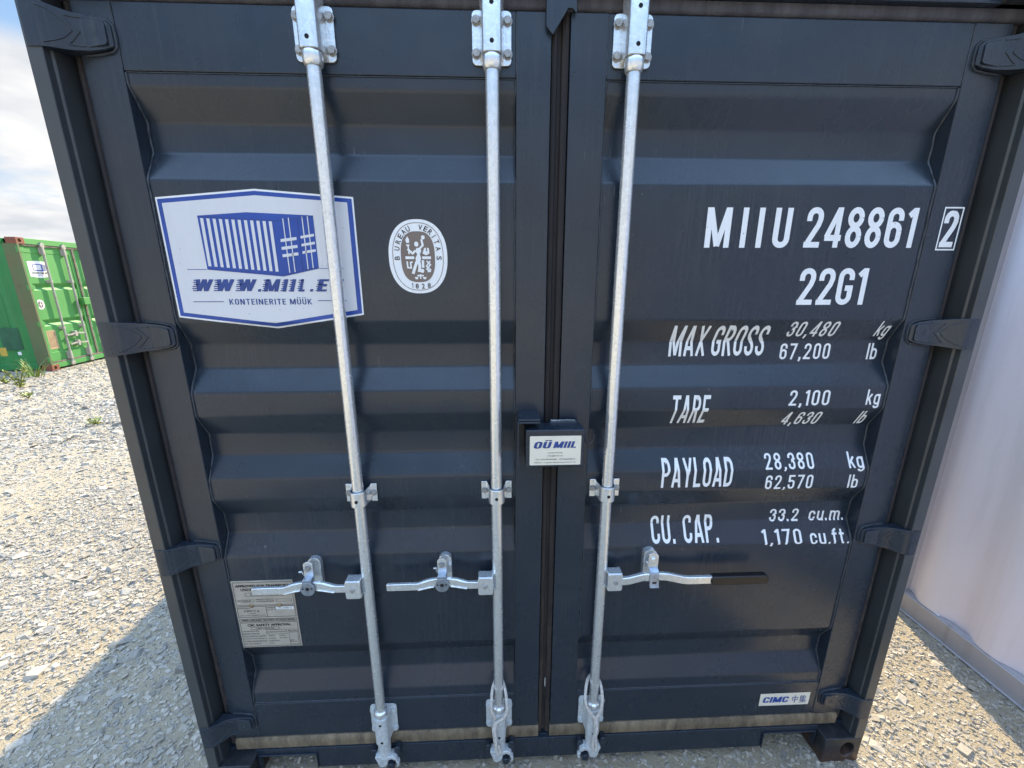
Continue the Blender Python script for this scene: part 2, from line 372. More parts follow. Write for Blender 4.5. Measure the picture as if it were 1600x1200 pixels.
def scatter(n, x0, x1, y0, y1, s0, s1, flat=.35, power=2.0):
    x = rng.uniform(x0, x1, n); y = rng.uniform(y0, y1, n)
    s = s0 + (s1-s0)*rng.random(n)**power
    return np.stack([x, y, s, np.full(n, flat)], 1)
S = [scatter(38000, -2.6, 0.05, -.7, 2.4, .0030, .0115, .30), scatter(700, -2.6, 0.05, -.7, 2.6, .010, .032, .22, 2.6),
     scatter(90, -1.9, -.08, -.1, 1.7, .014, .036, .24, 1.8),
     scatter(28000, -5.5, -.3, .8, 5.2, .005, .017, .28), scatter(700, -5.5, -.6, .8, 5.2, .015, .042, .22, 2.4),
     scatter(24000, -10.5, -2, 3.2, 10.5, .011, .029, .3), scatter(700, -10.5, -2.5, 3, 10, .025, .058, .25),
     scatter(9000, -5, -.05, 4.8, 14, .012, .032, .3), scatter(9000, -13, -4.5, 9.5, 18, .016, .042, .3), scatter(5000, -6, 0, -2.6, 1.0, .006, .02, .3), scatter(3000, -13, -9, 2, 7, .014, .034, .3),
     scatter(11000, 2.25, 3.4, -.6, 1.1, .0030, .0105, .30), scatter(150, 2.35, 3.33, -.6, 1.1, .010, .026, .22),
     scatter(9000, 0, 2.45, -.6, .45, .003, .011, .32), scatter(2500, 0, 3.3, -2.4, -.5, .005, .016, .3), scatter(60, 0, 2.45, -.4, .4, .012, .022, .25)]
S = np.concatenate(S); n = len(S)
base = np.array([(-1,-1,-1),(1,-1,-1),(1,1,-1),(-1,1,-1),(-1,-1,1),(1,-1,1),(1,1,1),(-1,1,1)], float)
J = base[None] * (1 + .38*(rng.random((n, 8, 3))-.5)*2)
J[:, 4:, :2] *= (.45+.45*rng.random((n, 1, 1)))
J[:, :, 0] *= S[:, 2, None]*(.75+.6*rng.random((n, 1))); J[:, :, 1] *= S[:, 2, None]*(.55+.4*rng.random((n, 1)))
J[:, :, 2] *= (S[:, 2]*S[:, 3]*(.6+.9*rng.random(n)))[:, None]
ang = rng.uniform(0, 2*np.pi, n); tilt = rng.normal(0, .22, (n, 2))
J[:, :, 2] += J[:, :, 0]*tilt[:, :1] + J[:, :, 1]*tilt[:, 1:]
ca, sa = np.cos(ang)[:, None], np.sin(ang)[:, None]
xx = J[:, :, 0]*ca - J[:, :, 1]*sa; yy = J[:, :, 0]*sa + J[:, :, 1]*ca
zc = height(S[:, 0], S[:, 1]) + S[:, 2]*S[:, 3]*(.15+.35*rng.random(n))
V = np.stack([xx + S[:, 0, None], yy + S[:, 1, None], J[:, :, 2] + zc[:, None]], 2).reshape(-1, 3)
q = np.array([(0,3,2,1),(4,5,6,7),(0,1,5,4),(1,2,6,5),(2,3,7,6),(3,0,4,7)])
Fq = (np.arange(n)[:, None, None]*8 + q[None]).reshape(-1, 4)
me = bpy.data.meshes.new('gravel'); fast_mesh(me, V, Fq); me.polygons.foreach_set('use_smooth', [False]*len(me.polygons))
tag(link_mesh('gravel', me, M['stone']), 'pale grey crushed limestone gravel and flat flakes covering the yard', 'gravel', kind='stuff')

# ------------------------------------------------------------------ door panel profile and flat graphics laid on it
YS, YO, YI = .052, .058, .094            # stile face, panel outer flat, groove floor
GROOVES = [2.276, 1.705, 1.429, 1.153, .584]
bpz = []
for g_ in GROOVES: bpz += [(g_, YO), (g_-.068, YI), (g_-.138, YI), (g_-.206, YO)]
BZ = np.array([p[0] for p in bpz][::-1]); BY = np.array([p[1] for p in bpz][::-1])
def prof(z): return float(np.interp(z, BZ, BY))
def decal(name, pieces, mat, parent, loc=(0,0,0), layer=0, plane=None, eps=.0008):
    """pieces: [(2-D verts, faces)] in (x,z); bent over the corrugation, or flat at y=plane"""
    bm = bmesh.new(); zs = []
    for k, (vv, ff) in enumerate(pieces):
        off = -(k % 7)*.00006
        bv = [bm.verts.new((x, off, z)) for x, z in vv]; zs += [z for _, z in vv]
        for f_ in ff:
            try: bm.faces.new([bv[i] for i in f_])
            except ValueError: pass
    if plane is None:
        for zb in BZ:
            if min(zs) < zb < max(zs):
                bmesh.ops.bisect_plane(bm, geom=bm.verts[:]+bm.edges[:]+bm.faces[:], plane_co=(0, 0, zb), plane_no=(0, 0, 1))
    for v in bm.verts:
        v.co.y += (prof(v.co.z) if plane is None else plane) - eps - layer*.0006
    bmesh.ops.recalc_face_normals(bm, faces=bm.faces)
    me = bpy.data.meshes.new(name); bm.to_mesh(me); bm.free()
    return link_mesh(name, me, mat, parent, loc)
def P(poly): return (list(poly), [tuple(range(len(poly)))])
def RECT(x0, x1, z0, z1): return P([(x0,z0),(x1,z0),(x1,z1),(x0,z1)])
def LINE(pts, w_):
    res = []
    P_ = [Vector(p) for p in pts]; L_ = []; R_ = []
    m_ = len(P_)
    for i, p in enumerate(P_):
        d0 = (p-P_[i-1]).normalized() if i > 0 else None
        d1 = (P_[i+1]-p).normalized() if i < m_-1 else None
        if d0 is None: d0 = d1
        if d1 is None: d1 = d0
        n0 = Vector((-d0.y, d0.x)); n1 = Vector((-d1.y, d1.x)); mm = (n0+n1)
        mm = mm.normalized() if mm.length > 1e-6 else n0
        k = min(1/max(mm.dot(n0), .25), 2.2)
        L_.append(p+mm*(w_/2*k)); R_.append(p-mm*(w_/2*k))
    vv = [tuple(q) for q in L_] + [tuple(q) for q in R_]
    return (vv, [(i, i+1, m_+i+1, m_+i) for i in range(m_-1)])
def FRAME(x0, x1, z0, z1, w_):
    return [RECT(x0, x1, z0, z0+w_), RECT(x0, x1, z1-w_, z1), RECT(x0, x0+w_, z0+w_, z1-w_), RECT(x1-w_, x1, z0+w_, z1-w_)]
def RING(cx, cz, a0, b0, a1, b1, n=64, e=2.3):
    def se(a, b_, th):
        c_, s_ = math.cos(th), math.sin(th)
        return (cx + a*math.copysign(abs(c_)**(2/e), c_), cz + b_*math.copysign(abs(s_)**(2/e), s_))
    o_ = [se(a0, b0, 2*math.pi*k/n) for k in range(n)]; i_ = [se(a1, b1, 2*math.pi*k/n) for k in range(n)]
    return (o_+i_, [(k, (k+1)%n, n+(k+1)%n, n+k) for k in range(n)])
def OVAL(cx, cz, a, b_, n=64, e=2.3):
    v_, _ = RING(cx, cz, a, b_, a, b_, n, e); return P(v_[:n])

# condensed stencil lettering, drawn as strokes
A_, B_, C_, T_ = .07, .39, .23, .14
def arc(cx, cy, rx, ry, a0, a1, n=9):
    return [(cx+rx*math.cos(R(a0+(a1-a0)*k/n)), cy+ry*math.sin(R(a0+(a1-a0)*k/n))) for k in range(n+1)]
def top(a=180, b=0, cy=.77): return arc(C_, cy, .16, .16, a, b)
def bot(a=180, b=360, cy=.23): return arc(C_, cy, .16, .16, a, b)
O_ = top(180, 0) + bot(360, 180) + [(A_, .77)]
xb = lambda cy, r: arc(C_, cy, .16, r, 0, 360, 18)
GL = {
 'I': (.14, [[(.07,0),(.07,1)]]), 'l': (.14, [[(.07,0),(.07,1)]]),
 'M': (.66, [[(.07,0),(.07,1)], [(.59,0),(.59,1)], [(.09,1),(.33,.04)], [(.57,1),(.33,.04)]]),
 'U': (.46, [[(A_,1)] + bot() + [(B_,1)]]),
 '2': (.46, [[(A_,.66)] + top() + [(B_,.70),(.35,.56),(.10,.12)], [(0,.068),(.46,.068)]]),
 '4': (.48, [[(.35,0),(.35,1)], [(.34,.98),(.05,.26)], [(0,.245),(.48,.245)]]),
 '8': (.46, [xb(.745,.19), xb(.275,.21)]),
 '6': (.46, [[(B_,.68)] + top(0,180) + bot(180,360) + [(B_,.42)], arc(C_,.42,.16,.16,0,165)]),
 '1': (.27, [[(.20,0),(.20,1)], [(.18,.95),(.03,.80)]]),
 'G': (.46, [[(B_,.68)] + top(0,180) + bot() + [(B_,.48)], [(.23,.46),(.46,.46)]]),
 'C': (.46, [[(B_,.67)] + top(0,180) + bot() + [(B_,.33)]]),
 'A': (.50, [[(.06,0),(.235,1)], [(.44,0),(.265,1)], [(.13,.26),(.37,.26)]]),
 'X': (.48, [[(.06,0),(.42,1)], [(.42,0),(.06,1)]]),
 'R': (.47, [[(A_,0),(A_,1)], [(A_,.932),(.22,.932)] + arc(.22,.725,.17,.207,90,-90) + [(A_,.518)], [(.24,.50),(.40,0)]]),
 'P': (.46, [[(A_,0),(A_,1)], [(A_,.932),(.22,.932)] + arc(.22,.70,.17,.232,90,-90) + [(A_,.468)]]),
 'O': (.46, [O_]), '0': (.46, [O_]),
 'S': (.46, [[(B_,.70)] + top(0,180) + [(A_,.70),(.12,.60),(.34,.42),(B_,.30)] + bot(360,180) + [(A_,.31)]]),
 'T': (.46, [[(.23,0),(.23,.92)], [(0,.932),(.46,.932)]]),
 'E': (.40, [[(A_,0),(A_,1)], [(.10,.932),(.40,.932)], [(.10,.51),(.36,.51)], [(.10,.068),(.40,.068)]]),
 'Y': (.48, [[(.05,1),(.24,.44)], [(.43,1),(.24,.44)], [(.24,.48),(.24,0)]]),
 'L': (.40, [[(A_,0),(A_,1)], [(.10,.068),(.40,.068)]]),
 'D': (.46, [[(A_,0),(A_,1)], [(A_,.932),(.21,.932)] + arc(.21,.75,.18,.182,90,0) + arc(.21,.25,.18,.182,0,-90) + [(A_,.068)]]),
 '.': (.14, [[(.07,0),(.07,.15)]]), ',': (.14, [[(.09,.15),(.09,.02),(.04,-.12)]]),
 '3': (.46, [[(A_,.68)] + top() + [(B_,.66)] + arc(.22,.66,.17,.14,0,-90,5), [(.22,.52)] + arc(.22,.36,.17,.16,90,0,5) + bot(360,180) + [(A_,.33)]]),
 '5': (.46, [[(.43,.932),(.08,.932),(.08,.50)], [(.08,.50)] + arc(C_,.45,.16,.14,150,0) + bot(360,180) + [(A_,.32)]]),
 '7': (.46, [[(0,.932),(.39,.932),(.15,0)]]),
 'k': (.44, [[(.07,0),(.07,1)], [(.08,.28),(.38,.70)], [(.19,.44),(.39,0)]]),
 'g': (.46, [top(180,0,.48) + bot(360,180) + [(A_,.48)], [(B_,.70),(B_,-.02)] + arc(C_,-.05,.16,.13,0,-180)]),
 'b': (.46, [[(.07,0),(.07,1)], top(180,0,.47) + bot(360,180) + [(A_,.47)]]),
 'c': (.44, [[(B_,.44)] + top(0,180,.50) + bot() + [(B_,.27)]]),
 'u': (.46, [[(A_,.70)] + bot() + [(B_,.70)], [(B_,.35),(B_,0)]]),
 'm': (.72, [[(.07,0),(.07,.70)], [(.07,.45)] + arc(.215,.50,.145,.14,180,0) + [(.36,0)], [(.36,.45)] + arc(.505,.50,.145,.14,180,0) + [(.65,0)]]),
 'f': (.34, [[(.14,0),(.14,.80)] + arc(.27,.80,.13,.135,180,80,5), [(0,.66),(.32,.66)]]),
 'W': (.74, [[(.06,1),(.21,.05)], [(.21,.05),(.37,1)], [(.37,1),(.53,.05)], [(.53,.05),(.68,1)]]),
 'N': (.50, [[(A_,0),(A_,1)], [(.09,1),(.41,0)], [(.43,0),(.43,1)]]),
 'K': (.48, [[(A_,0),(A_,1)], [(.09,.38),(.42,1)], [(.19,.52),(.43,0)]]),
 'Ü': (.46, [[(A_,1)] + bot() + [(B_,1)], [(.11,1.12),(.11,1.27)], [(.35,1.12),(.35,1.27)]]),
 't': (.32, [[(.13,.95),(.13,.20)] + arc(.25,.19,.12,.13,180,280,5), [(0,.66),(.32,.66)]]),
}
def stencil(s, x0, x1, z0, z1, wgt=.14, gap=.11, sp=.26):
    pieces = []; cx = 0
    for ch in s:
        if ch == ' ': cx += sp; continue
        wd, paths = GL[ch]
        for p in paths: pieces.append(([(cx+x, y) for x, y in p], ch))
        cx += wd + gap
    tot = cx - gap; sx = (x1-x0)/tot; sz = z1-z0
    res = []
    for p, ch in pieces:
        v_, f_ = LINE(p, wgt)
        lo = -.3 if ch in ',g' else 0.0; hi_ = 1.3 if ch == 'Ü' else 1.0
        if ch in 'ICMUAXTYLDEPR4l1kb2WNKÜ': v_ = [(x, min(max(y, lo), hi_)) for x, y in v_]
        res.append(([(x0+x*sx, z0+y*sz) for x, y in v_], f_))
    return res

def slanted(s, x0, x1, z0, z1, wgt, gap, sl, sp=.26):
    sh = (z1-z0)*sl
    return [([(x+(z-z0)*sl, z) for x, z in v_], f_) for v_, f_ in stencil(s, x0, x1-sh, z0, z1, wgt, gap, sp)]
# ordinary lettering from Blender's own built-in typeface
def txt(s, x0, x1, z0, z1, bold=0.0, shear=0.0, res_u=3):
    bold = 0.0 if 'M' in s.upper() else bold
    cu = bpy.data.curves.new('t', 'FONT'); cu.body = s; cu.size = 1.0; cu.offset = bold; cu.shear = shear; cu.resolution_u = res_u; cu.fill_mode = 'FRONT'
    ob = bpy.data.objects.new('t', cu); COL.objects.link(ob)
    dg = bpy.context.evaluated_depsgraph_get(); me = bpy.data.meshes.new_from_object(ob.evaluated_get(dg))
    vv = [(v.co.x, v.co.y) for v in me.vertices]; ff = [tuple(p.vertices) for p in me.polygons]
    bpy.data.objects.remove(ob); bpy.data.curves.remove(cu); bpy.data.meshes.remove(me)
    if not vv: return ([], [])
    xs = [p[0] for p in vv]; ys = [p[1] for p in vv]; a, b_ = min(xs), max(xs); c_, d_ = min(ys), max(ys)
    return ([(x0+(x-a)/(b_-a)*(x1-x0), z0+(y-c_)/(d_-c_)*(z1-z0)) for x, y in vv], ff)
def warp(piece, fn): return ([fn(*p) for p in piece[0]], piece[1])

# ================================================================== THE DARK CONTAINER
W_, H_, L_ = 2.438, 2.591, 6.058
ROOT = (W_/2, 0, 0); OFF = (-W_/2, 0, 0)
box = empty('shipping_container', ROOT)
tag(box, 'closed anthracite container with white code lettering and three galvanised bars, nearest the camera', 'shipping container')
PT = M['paint']
def part(mb, name, mat=PT, parent=box, loc=OFF, **k): return mb.build(name, mat, parent, loc, **k)
def mir(poly): return [(W_-x, y) for x, y in poly]

# corner posts, castings
post = [(0,0),(.033,0),(.0345,.0015),(.0345,.018),(.0372,.0195),(.0385,.022),(.0385,.105),(0,.105)]
for fl in (False, True):
    a = MB(); a.prism_xy(mir(post) if fl else post, .118, 2.473); part(a, 'corner_post', M['post'], bevel=.002)
def casting_mb(x0, x1, z0, z1, y0=0, y1=.178, hx=None, hz=None, ha=.026, hb=.034):
    a = MB(); n = 32; cx = hx if hx is not None else (x0+x1)/2; cz = hz if hz is not None else (z0+z1)/2
    el = [(cx+ha*math.cos(2*math.pi*k/n), cz+hb*math.sin(2*math.pi*k/n)) for k in range(n)]
    rc = []
    for k in range(n):
        dx, dz = math.cos(2*math.pi*k/n), math.sin(2*math.pi*k/n)
        tx = ((x1-cx) if dx > 0 else (cx-x0))/max(abs(dx), 1e-6); tz = ((z1-cz) if dz > 0 else (cz-z0))/max(abs(dz), 1e-6)
        q_ = min(tx, tz); rc.append((cx+dx*q_, cz+dz*q_))
    # snap nearest ring points to the true corners
    for crn in ((x0,z0),(x1,z0),(x1,z1),(x0,z1)):
        i = min(range(n), key=lambda k: (rc[k][0]-crn[0])**2+(rc[k][1]-crn[1])**2); rc[i] = crn
    vs_ = [(x,y0,z) for x,z in rc] + [(x,y0,z) for x,z in el] + [(x,y0+.035,z) for x,z in el] + [(x,y1,z) for x,z in rc]
    fs = [(k,(k+1)%n,n+(k+1)%n,n+k) for k in range(n)] + [(n+k,n+(k+1)%n,2*n+(k+1)%n,2*n+k) for k in range(n)] + [tuple(2*n+k for k in range(n))]
    fs += [(k,(k+1)%n,3*n+(k+1)%n,3*n+k) for k in range(n)] + [tuple(3*n+k for k in range(n))]
    a.add(vs_, fs); return a
for fl in (False, True):
    for z0, z1 in ((0.0, .117), (2.474, H_)):
        x0, x1 = (2.292, W_) if fl else (0, .146)
        hx = 2.386 if fl else .052
        part(casting_mb(x0, x1, z0, z1, hx=hx, hz=z0+.062), 'corner_casting', M['casting'], smooth=30, bevel=.004)
    for z0 in (0.0, 2.474):
        a = MB(); a.box(2.27 if fl else 0, W_ if fl else .168, L_-.178, L_, z0, z0+.117); part(a, 'corner_casting', M['casting'], bevel=.006)

# sill with two pockets, header
a = MB()
a.prism_xz([(.146,.131),(.146,.036),(.158,.036),(.158,.106),(.362,.106),(.362,.036),(2.076,.036),(2.076,.106),(2.280,.106),(2.280,.036),(2.292,.036),(2.292,.131)], .042, .056)
for p0, p1 in ((.158,.362),(2.076,2.280)):
    a.box(p0-.004, p0, .036, .042, .036, .110); a.box(p1, p1+.004, .036, .042, .036, .110); a.box(p0, p1, .036, .042, .106, .110)
    a.box(p0, p1, .056, .25, .106, .11)
a.box(.03, 2.408, .056, .085, .112, .131)
a.box(.362, 2.076, .056, .20, .04, .110)
part(a, 'door_sill', bevel=.0012)
a = MB(); a.box(.03, 2.408, .03, .16, 2.474, 2.585); a.box(.03, 2.408, .018, .03, 2.52, 2.575); part(a, 'door_header', bevel=.003)
a = MB(); a.prism_xz([(1.176,2.474),(1.249,2.474),(1.249,2.436),(1.240,2.446),(1.228,2.446),(1.226,2.442),(1.193,2.392),(1.177,2.409)], .038, .044); part(a, 'header_plate', bevel=.001)

# side walls, roof, rear wall, floor
def corr_side(a, x, d, y0, y1, z0, z1, pitch=.278, phase=0.0):
    """vertical corrugation in a wall at x; d = offset of the recessed flats"""
    ys = []; y = y0; k = 0
    seq = [(0, 0), (.072, 0), (.140, 1), (.210, 1)]
    base_ = y0 - ((y0-phase) % pitch); pts = []
    while base_ < y1+pitch:
        for dy, s_ in seq: pts.append((base_+dy, x + d*s_))
        base_ += pitch
    pts = [p for p in pts if y0 < p[0] < y1]
    pts = [(y0, pts[0][1])] + pts + [(y1, pts[-1][1])]
    n_ = len(pts)
    a.add([(px_, py_, z0) for py_, px_ in pts] + [(px_, py_, z1) for py_, px_ in pts], [(i, i+1, n_+i+1, n_+i) for i in range(n_-1)])
for fl in (False, True):
    a = MB(); corr_side(a, W_-.006 if fl else .006, -.036 if fl else .036, .105, L_-.178, .16, 2.52); part(a, 'side_wall')
    a = MB(); x0, x1 = (W_-.05, W_) if fl else (0, .05)
    a.box(x0, x1, .178, L_-.178, .02, .16); part(a, 'bottom_rail', bevel=.003)
    a = MB(); a.box(x0, x1, .178, L_-.178, 2.52, 2.58); part(a, 'top_rail', bevel=.003)
a = MB(); a.box(.05, W_-.05, .16, L_-.01, 2.565, 2.572); part(a, 'roof')
a = MB(); a.box(.05, W_-.05, L_-.06, L_-.02, .05, 2.565); part(a, 'rear_wall')
a = MB(); a.box(.05, W_-.05, .2, L_-.06, .11, .15)
for k in range(18): a.box(.05, W_-.05, .5+k*.3, .54+k*.3, .03, .11)
part(a, 'floor_frame')

# gaskets
gp = [(.0390,.085),(.0440,.074),(.0465,.0655),(.0525,.0625),(.0575,.0645),(.0625,.0610),(.0718,.0585),(.0718,.095),(.0390,.095)]
for fl in (False, True):
    a = MB(); a.prism_xy(mir(gp) if fl else gp, .14, 2.47)
    part(a, 'door_gasket', M['gasket'], smooth=40)
a = MB()
cg = [(1.1922,.075),(1.1945,.061),(1.2005,.058),(1.2065,.061),(1.2095,.069),(1.2175,.069),(1.2205,.061),(1.2285,.057),(1.2360,.059),(1.2378,.075)]
a.prism_xy(cg + [(1.2378,.1),(1.1922,.1)], .14, 2.47); part(a, 'centre_gasket', M['gasket_centre'], smooth=40)
a = MB(); a.prism_yz([(.075,.1815),(.052,.1805),(.046,.172),(.0455,.155),(.047,.1335),(.062,.1315),(.09,.1315),(.09,.1815)], .075, 1.194)
a.prism_yz([(.075,.1815),(.052,.1805),(.046,.172),(.0455,.155),(.047,.1335),(.062,.1315),(.09,.1315),(.09,.1815)], 1.236, 2.363)
part(a, 'sill_gasket', M['gasket_dusty'], smooth=40)
a = MB(); a.prism_yz([(.06,2.4475),(.053,2.449),(.048,2.455),(.047,2.473),(.09,2.473),(.09,2.4475)], .044, 2.394); part(a, 'header_gasket', M['head_seal'], smooth=40)

# doors
def door(xa, xb_, pa, pb):
    d = MB()
    d.box(xa, pa, YS, YS+.05, .1825, 2.446); d.box(pb, xb_, YS, YS+.05, .1825, 2.446)
    d.box(pa, pb, YS+.0015, YS+.05, 2.3065, 2.446); d.box(pa, pb, YS+.0015, YS+.05, .1825, .336)
    o = part(d, 'door', bevel=.0022)
    # corrugated sheet, horizontal grooves
    zs = [(2.3065, YO)] + bpz + [(.336, YO)]
    p = MB(); nn = len(zs)
    p.add([(pa,y,z) for z,y in zs] + [(pb,y,z) for z,y in zs], [(i,i+1,nn+i+1,nn+i) for i in range(nn-1)])
    p.add([(pa,y+.05,z) for z,y in ((2.3065,YI),(.336,YI))] + [(pb,y+.05,z) for z,y in ((2.3065,YI),(.336,YI))], [(0,1,3,2)])
    me_ = p.mesh('corrugated_panel')
    bm = bmesh.new(); bm.from_mesh(me_)
    ed = [e for e in bm.edges if len(e.link_faces) == 2]
    bmesh.ops.bevel(bm, geom=ed, offset=.006, segments=3, affect='EDGES', profile=.5)
    for f_ in bm.faces: f_.smooth = True
    bm.to_mesh(me_); bm.free(); me_.set_sharp_from_angle(angle=R(30))
    link_mesh('corrugated_panel', me_, PT, o)
    # weld / sealant beads along the sheet's edges
    w_ = MB()
    fine = np.linspace(2.303, .339, 260)
    for xx_, sg in ((pa, 1), (pb, -1)):
        w_.tube([(xx_+sg*.0022 + sg*.0006*math.sin(z*57), prof(z)-.001, z) for z in fine], .0030, 6)
    w_.tube([(pa+.004, YO-.0005, .338), (pb-.004, YO-.0005, .338)], .0018, 6)
    w_.tube([(pa+.004, YO-.001, 2.3045), (pb-.004, YO-.001, 2.3045)], .0015, 6)
    for xx_ in (pa, pb):
        w_.tube([(xx_, YS+.001, 2.312), (xx_, YS+.001, 2.44)], .0016, 6); w_.tube([(xx_, YS+.001, .19), (xx_, YS+.001, .33)], .0016, 6)
    w_.build('weld_seam', M['bead'], o, smooth=60)
    return o
door_l = door(.0725, 1.1915, .162, 1.105)
door_r = door(1.2385, 2.3655, 1.332, 2.265)

# hinges
HS = [(-.0015,.012,.045),(.0005,.002,.0455),(.006,-.0025,.0458),(.028,-.003,.0455),(.040,.000,.0445),(.052,.008,.043),(.066,.020,.041),(.082,.030,.0385),(.112,.036,.036),(.140,.039,.031),(.153,.0405,.026),(.158,.046,.021)]
def hy(x): return float(np.interp(x, [s_[0] for s_ in HS], [s_[1] for s_ in HS]))
def hinge(zc, fl, par):
    d = MB(); fx = (lambda x: W_-x) if fl else (lambda x: x)
    vs_ = []; fs = []
    for x, y, h in HS:
        back = .0518 if x > .045 else .016
        vs_ += [(fx(x),y,zc+h),(fx(x),y,zc-h),(fx(x),back,zc-h*.98),(fx(x),back,zc+h*.98)]
    n_ = len(HS)
    for i in range(n_-1):
        for k in range(4): fs.append((4*i+k,4*i+(k+1)%4,4*(i+1)+(k+1)%4,4*(i+1)+k))
    fs += [(0,1,2,3),(4*n_-4,4*n_-1,4*n_-2,4*n_-3)]
    d.add(vs_, fs)
    def emb(pts, r_=.0017):
        q_ = []
        for (x0,z0),(x1,z1) in zip(pts[:-1], pts[1:]):
            for k in range(5): q_.append((x0+(x1-x0)*k/5, z0+(z1-z0)*k/5))
        q_.append(pts[-1]); d.tube([(fx(x), hy(x)-.0003, zc+z) for x, z in q_], r_, 6)
    emb([(.038,.036),(.055,.032),(.070,.020),(.083,.001)]); emb([(.083,.001),(.070,-.016),(.055,-.028),(.040,-.036)])
    emb([(.074,.028),(.092,.006),(.098,0)]); emb([(.074,-.028),(.092,-.006),(.098,0)])
    emb([(.074,.029),(.104,.028)]); emb([(.074,-.029),(.104,-.028)])
    d.prism_xz([(fx(.106),zc+.030),(fx(.148),zc+.023),(fx(.152),zc+.017),(fx(.152),zc-.017),(fx(.148),zc-.023),(fx(.106),zc-.030)], .0345, .048)
    o = d.build('hinge', M['hinge'], par, smooth=32, bevel=.0012)
    d = MB(); d.tube([(fx(.017),.012,zc-.0505),(fx(.017),.012,zc+.0505)], .0105, 14); d.build('hinge_pin', M['bolt'], par, smooth=40, bevel=.0015)
    w_ = MB()
    w_.tube([(fx(.086),.0515,zc+.041),(fx(.12),.0512,zc+.038),(fx(.150),.0512,zc+.032),(fx(.160),.0512,zc+.022),(fx(.1612),.0512,zc),(fx(.160),.0512,zc-.022),(fx(.150),.0512,zc-.032),(fx(.12),.0512,zc-.038),(fx(.086),.0515,zc-.041)], .0034, 6)
    # raised casting mark
    def mk(a_): return warp(a_, lambda x, z: (fx(.126)+(z)*(-1 if fl else -1), zc+(x)))
    v_, f_ = txt('SL', -.007, .007, -.0055, .0055, .02)
    base_i = len(w_.v); w_.add([(fx(.127)-zz_, .0340, zc+xx_) for xx_, zz_ in v_] , f_)
    w_.build('hinge_weld', M['bead'], par, smooth=60)
    return o
for zc in (2.3735, 1.6665, .976, .262):
    hinge(zc, False, door_l); hinge(zc, True, door_r)

